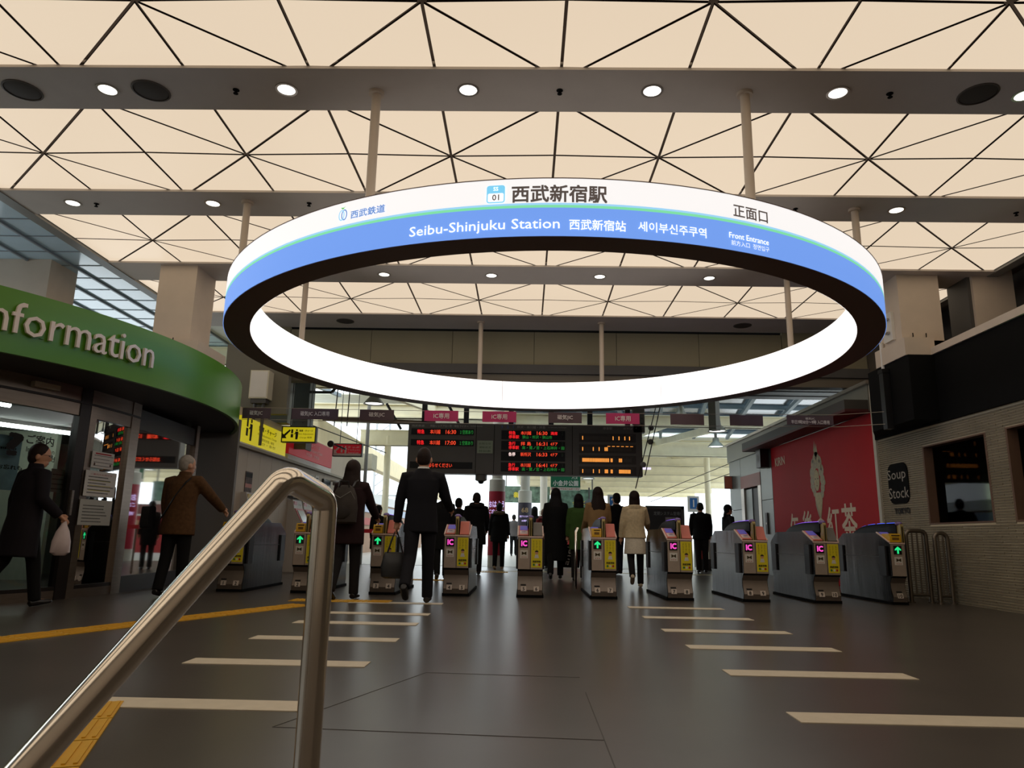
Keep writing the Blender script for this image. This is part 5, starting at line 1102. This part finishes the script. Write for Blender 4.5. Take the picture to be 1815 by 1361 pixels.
    if hood:
        hd_ = B(); n = 20
        hd_.tube([T(lean_pt((.125*math.cos(a), -.03+.085*math.sin(a)-.02, 1.455+.02*math.sin(a*1.0)))) for a in [2*PI*i/n for i in range(n+1)]], .045*s, 10)
        remesh(hd_, 'hood', hood, rp, vox*s)
    sm_ = shoes or BLACK
    for hip, knee, ank, fd, up in L:
        sb = B(); tube(sb, [ank-fd*.055-up*.042, ank-fd*.01-up*.035, ank+fd*.08-up*.048, ank+fd*.155-up*.056, ank+fd*.18-up*.06], [(.036, .033), (.040, .042), (.042, .030), (.036, .022), (.018, .012)]); remesh(sb, 'shoe', sm_, rp, .009*s, 2)
    if extra: extra(rp, T, lean_pt, s, A, hp)
    return rp, (lambda k: rp.matrix_basis @ T(A[k][2]+A[k][3]*.09)), T, A
def cloth(n, c, nz=.10, sc=7): return mat(n, c, .85, 0, nz, sc, .15, spec=.25)
NAVY = cloth('dark_navy_suit', (20, 19, 25)); MAROON = cloth('dark_maroon_coat', (40, 22, 24)); BROWNC = cloth('brown_tweed_coat', (84, 58, 34), .18, 30); BLACKC = cloth('black_cloth', (14, 14, 15)); CHAR = cloth('charcoal_cloth', (30, 28, 29)); CREAMC = cloth('cream_boucle_jacket', (206, 186, 150), .12, 26); WHITEC = cloth('white_knit', (204, 194, 176), .10, 40); TANC = cloth('tan_coat', (150, 120, 82)); GREYC = cloth('grey_jacket', (96, 92, 92)); JEANC = cloth('dark_denim', (30, 36, 48)); PLUMC = cloth('black_plum_coat', (24, 20, 26)); FUR = cloth('fur_trim', (92, 76, 54), .4, 40); REDC = cloth('red_coat', (120, 40, 40)); BEIGE_SH = mat('beige_boot', (176, 146, 112), .6); WSH = mat('white_shoe', (206, 190, 166), .5); GREENC = cloth('green_coat', (62, 90, 40))
SHIRT = mat('white_shirt_collar', (226, 222, 214), .7)
DSH = mat('dark_shoe', (26, 22, 22), .35)
# woman in long dark coat by the booth, walking towards it with a white carrier bag
p1, hand1, T1, A1p = person('short haired woman in glasses and long dark coat carrying a white bag by the booth', -5.05, 7.32, -26, 1.62, ((14, 4), (-14, 22)), ((-4, 15, 52), (-8, 10, 12)), 4, PLUMC, .52, 1.2, 1.14, BLACKC, None, DSH, 'short', HAIRBR, True, 38, -6, .012, None, (PLUMC, ((1.43, .085, .078, 0), (1.50, .078, .070, .0))), True, 1.0)
h_ = hand1(0)
t = thing('carrier_bag', 'white plastic carrier bag hanging from the hand of the woman in glasses', 'bag', (h_.x, h_.y, h_.z), rad(-52)); bb = B()
bb.loft([[(rx*math.cos(2*PI*i/12)*(1+.12*math.sin(3*i)), ry*math.sin(2*PI*i/12)*(1+.1*math.cos(5*i)), z) for i in range(12)] for z, rx, ry in ((-.34, .02, .05), (-.31, .045, .09), (-.20, .05, .085), (-.10, .035, .06), (-.04, .02, .03), (0, .015, .02))]).obj('bag', mat('white_plastic_bag', (206, 190, 190), .4, 0, .08, 9, .3), t)
# old man
def strap(rp, T, lp, s, A, hp):
    B().tube([T(lp(p)) for p in ((.13, -.03, 1.44), (.10, -.115, 1.36), (.0, -.135, 1.20), (-.10, -.13, 1.02), (-.19, -.10, .90))], .016*s, 8, flat=.5).obj('bag_strap', BLACK, rp)
p2, hand2, _, _ = person('grey haired man in brown tweed coat reaching out beside the booth end', -4.18, 8.8, -8, 1.66, ((4, 2), (-6, 8)), ((42, 22, 12), (5, 8, 12)), 3, BROWNC, .72, 1.20, 1.05, BLACKC, None, DSH, 'cropped', HAIRG, False, 28, 0, .012, None, (BROWNC, ((1.43, .085, .078, 0), (1.50, .072, .068, .0))), False, 1.05, extra=strap)
t = thing('shoulder_bag', 'flat black shoulder bag at the hip of the grey haired man', 'bag', (-4.50, 8.68, .92), rad(-8)); B().prism(rrect(.13, .26, .03), 'x', -.05, .05).obj('bag', BLACK, t); B().box(-.055, -.05, -.05, .05, -.02, .08).obj('flap', MATT_BLACK, t)
# woman with rucksack
p3, hand3, T3, A3p = person('long haired woman in maroon coat wearing a grey rucksack, passing the gate', -2.16, 9.0, -6, 1.66, ((6, 3), (-12, 16)), ((34, 10, 18), (0, 9, 10)), 3, MAROON, .66, 1.12, 1.05, CHAR, None, DSH, 'long', HAIRBR, True, 8, 0, .012, None, None, False, 1.0)
t = thing('rucksack', 'soft grey brown rucksack on the back of the woman in maroon', 'bag', (-2.16-.02, 9.0-.20, 1.13), rad(-6)); bb = B()
bb.loft([[(rx*math.copysign(abs(math.cos(2*PI*i/16))**.7, math.cos(2*PI*i/16)), yo+ry*math.copysign(abs(math.sin(2*PI*i/16))**.7, math.sin(2*PI*i/16)), z) for i in range(16)] for z, rx, ry, yo in ((-.24, .12, .05, 0), (-.22, .155, .085, -.01), (-.05, .165, .10, -.02), (.10, .14, .085, -.01), (.19, .10, .06, 0), (.22, .05, .03, .01))]).obj('bag', cloth('rucksack_cloth', (62, 56, 52), .2), t)
for q in (-1, 1): B().tube([(q*.09, .0, .20), (q*.10, .06, .27), (q*.11, .12, .29)], .014, 6, flat=.5).obj('strap', BLACK, t)
B().tube([(-.06, -.05, .19), (-.05, -.06, .26), (.05, -.06, .26), (.06, -.05, .19)], .009, 6).obj('handle', CHAR, t); B().ell((0, -.10, -.10), (.11, .03, .09), 12, 8).obj('front_pocket', cloth('rucksack_pocket', (54, 49, 46), .2), t)
B().tube([(-.14, -.06, .12), (-.02, -.12, .06), (.10, -.10, .14), (.14, -.05, .05)], .004, 6).obj('cord', GREYP, t)
# man in the dark suit
p4, hand4, T4, A4p = person('man in dark suit with white collar walking to gate four', -1.22, 8.62, 0, 1.79, ((8, 2), (-16, 30)), ((26, 14, 38), (4, 13, 6)), 2, NAVY, .76, 1.06, 1.03, NAVY, None, DSH, 'cropped', HAIRBR, False, 0, 0, .010, None, (SHIRT, ((1.462, .070, .066, 0), (1.492, .064, .060, .0))), False, 1.02)
h_ = hand4(1)
t = thing('handbag', 'black handbag with long handles held by the man in the suit', 'bag', (h_.x, h_.y, h_.z), rad(10)); bb = B()
bb.loft([[(rx*math.copysign(abs(math.cos(2*PI*i/14))**.6, math.cos(2*PI*i/14)), ry*math.copysign(abs(math.sin(2*PI*i/14))**.6, math.sin(2*PI*i/14)), z) for i in range(14)] for z, rx, ry in ((-.56, .11, .07), (-.54, .15, .09), (-.42, .16, .09), (-.30, .13, .06), (-.26, .12, .02))]).obj('bag', mat('black_leather', (26, 25, 26), .45, 0, .1, 12, .2), t)
for q in (-1, 1): B().tube([(-.09, q*.02, -.27), (-.04, q*.015, -.10), (0, q*.01, .015), (.04, q*.015, -.10), (.09, q*.02, -.27)], .010, 8).obj('handle', BLACK, t)
# people beyond the gates
person('woman with ponytail in long black coat just past gate four', -1.50, 13.4, 10, 1.60, ((6, 2), (-10, 14)), ((0, 8, 10), (0, 8, 10)), 0, BLACKC, .55, 1.12, 1.12, BLACKC, None, DSH, 'pony', HAIRB, True)
person('short haired person in black coat behind the ponytail woman', -1.46, 16.1, -20, 1.58, top=BLACKC, top_z=.6, top_fat=1.1, bottom=BLACKC, hair='short', female=True)
person('person in dark hooded coat with a strap beyond gate five', -1.02, 15.4, 12, 1.66, ((4, 2), (-16, 14)), ((10, 10, 30), (0, 8, 10)), 0, BLACKC, .62, 1.2, 1.05, CHAR, None, DSH, 'short', HAIRBR, False, hood=CHAR)
person('person in black down jacket with fur trimmed hood and beige boots', -.62, 17.9, -4, 1.56, ((6, 3), (-6, 8)), ((0, 10, 8), (0, 10, 8)), 0, BLACKC, .70, 1.28, 1.0, BLACKC, None, BEIGE_SH, 'short', HAIRB, True, hood=FUR)
person('small distant man in grey jacket on the pale platform', -.46, 31.5, 0, 1.7, ((6, 3), (-6, 8)), top=GREYC, top_z=.8, bottom=BLACKC, hair='short', vox=.018)
p9, hand9, _, _ = person('long haired woman in ankle length black coat carrying a black tote bag', .60, 14.2, -4, 1.70, ((10, 3), (-12, 14)), ((6, 10, 10), (0, 8, 8)), 1, BLACKC, .34, 1.15, 1.14, BLACKC, None, DSH, 'long', HAIRB, True)
h_ = hand9(0)
t = thing('tote_bag', 'black tote bag with pale lettering held by the ankle length coat woman', 'bag', (h_.x+.05, h_.y, h_.z)); B().prism([(-.16, -.58), (.16, -.58), (.18, -.15), (-.18, -.15)], 'y', -.06, .06).obj('bag', MATT_BLACK, t, smooth=False)
for q in (-1, 1): B().tube([(-.09, q*.05, -.16), (-.03, q*.02, .01), (.03, q*.02, .01), (.09, q*.05, -.16)], .008, 6).obj('handle', BLACK, t)
text("ane'", .10, WINK, t, (-.06, -.063, -.36), Matrix(((.25, -.97, 0), (0, 0, -1), (.97, .25, 0))), w=.34)
person('woman with long brown hair in tan coat behind gate six', 1.27, 12.75, 6, 1.62, ((6, 2), (-6, 8)), ((14, 9, 40), (10, 9, 40)), 0, TANC, .60, 1.10, 1.05, BLACKC, None, DSH, 'long', HAIRBR, True)
person('person in green coat partly hidden by the tan coat woman', 1.02, 13.9, 0, 1.58, top=GREENC, top_z=.6, top_fat=1.1, bottom=CHAR, hair='bob', female=True)
person('short haired man in dark jacket and jeans with a phone, before the blue sign', 2.08, 16.6, 24, 1.76, ((4, 2), (-8, 10)), ((20, 10, 90), (20, 16, 110)), 0, BLACKC, .78, 1.08, 1.0, JEANC, None, DSH, 'short', HAIRB, False)
p12, hand12, _, _ = person('woman in cream jacket, white skirt and black leggings passing gate seven', 1.84, 12.3, -4, 1.55, ((4, 2), (-14, 34)), ((30, 14, 40), (0, 12, 14)), 1, CREAMC, .86, 1.10, 1.06, cloth('black_leggings', (22, 21, 24)), (WHITEC, .58), WSH, 'bob', HAIRBR, True, 0, 0, .010, None, (CREAMC, ((1.40, .135, .10, -.005), (1.445, .125, .098, -.008), (1.475, .085, .076, 0))), False, .93)
person('broad man in black vest and grey trousers standing by platform one sign', 4.37, 18.3, -6, 1.68, ((2, 1), (-2, 2)), ((8, 8, 20), (8, 8, 20)), 0, BLACKC, .80, 1.22, 1.0, CHAR, None, DSH, 'cropped', HAIRB, False, trouser_w=1.1)
person('dark haired woman seen in profile beside the man in the vest', 4.80, 17.4, -75, 1.60, top=CHAR, top_z=.7, top_fat=1.05, bottom=BLACKC, hair='pony', female=True)
person('light haired old woman in red coat beyond gate five', .50, 19.3, 10, 1.50, top=REDC, top_z=.6, top_fat=1.15, bottom=CHAR, hair='short', hairm=mat('light_brown_hair', (120, 90, 66), .6), female=True, hood=mat('red_scarf', (110, 40, 44), .8))
person('person in black with cap of dark hair beside the red coat woman', .28, 20.8, -10, 1.62, top=BLACKC, top_z=.7, top_fat=1.1, bottom=BLACKC, hair='bob', female=True)
person('short person in black behind the gate with the black bag', -3.05, 15.2, -30, 1.36, top=BLACKC, top_z=.6, top_fat=1.1, bottom=BLACKC, hair='short', female=True)
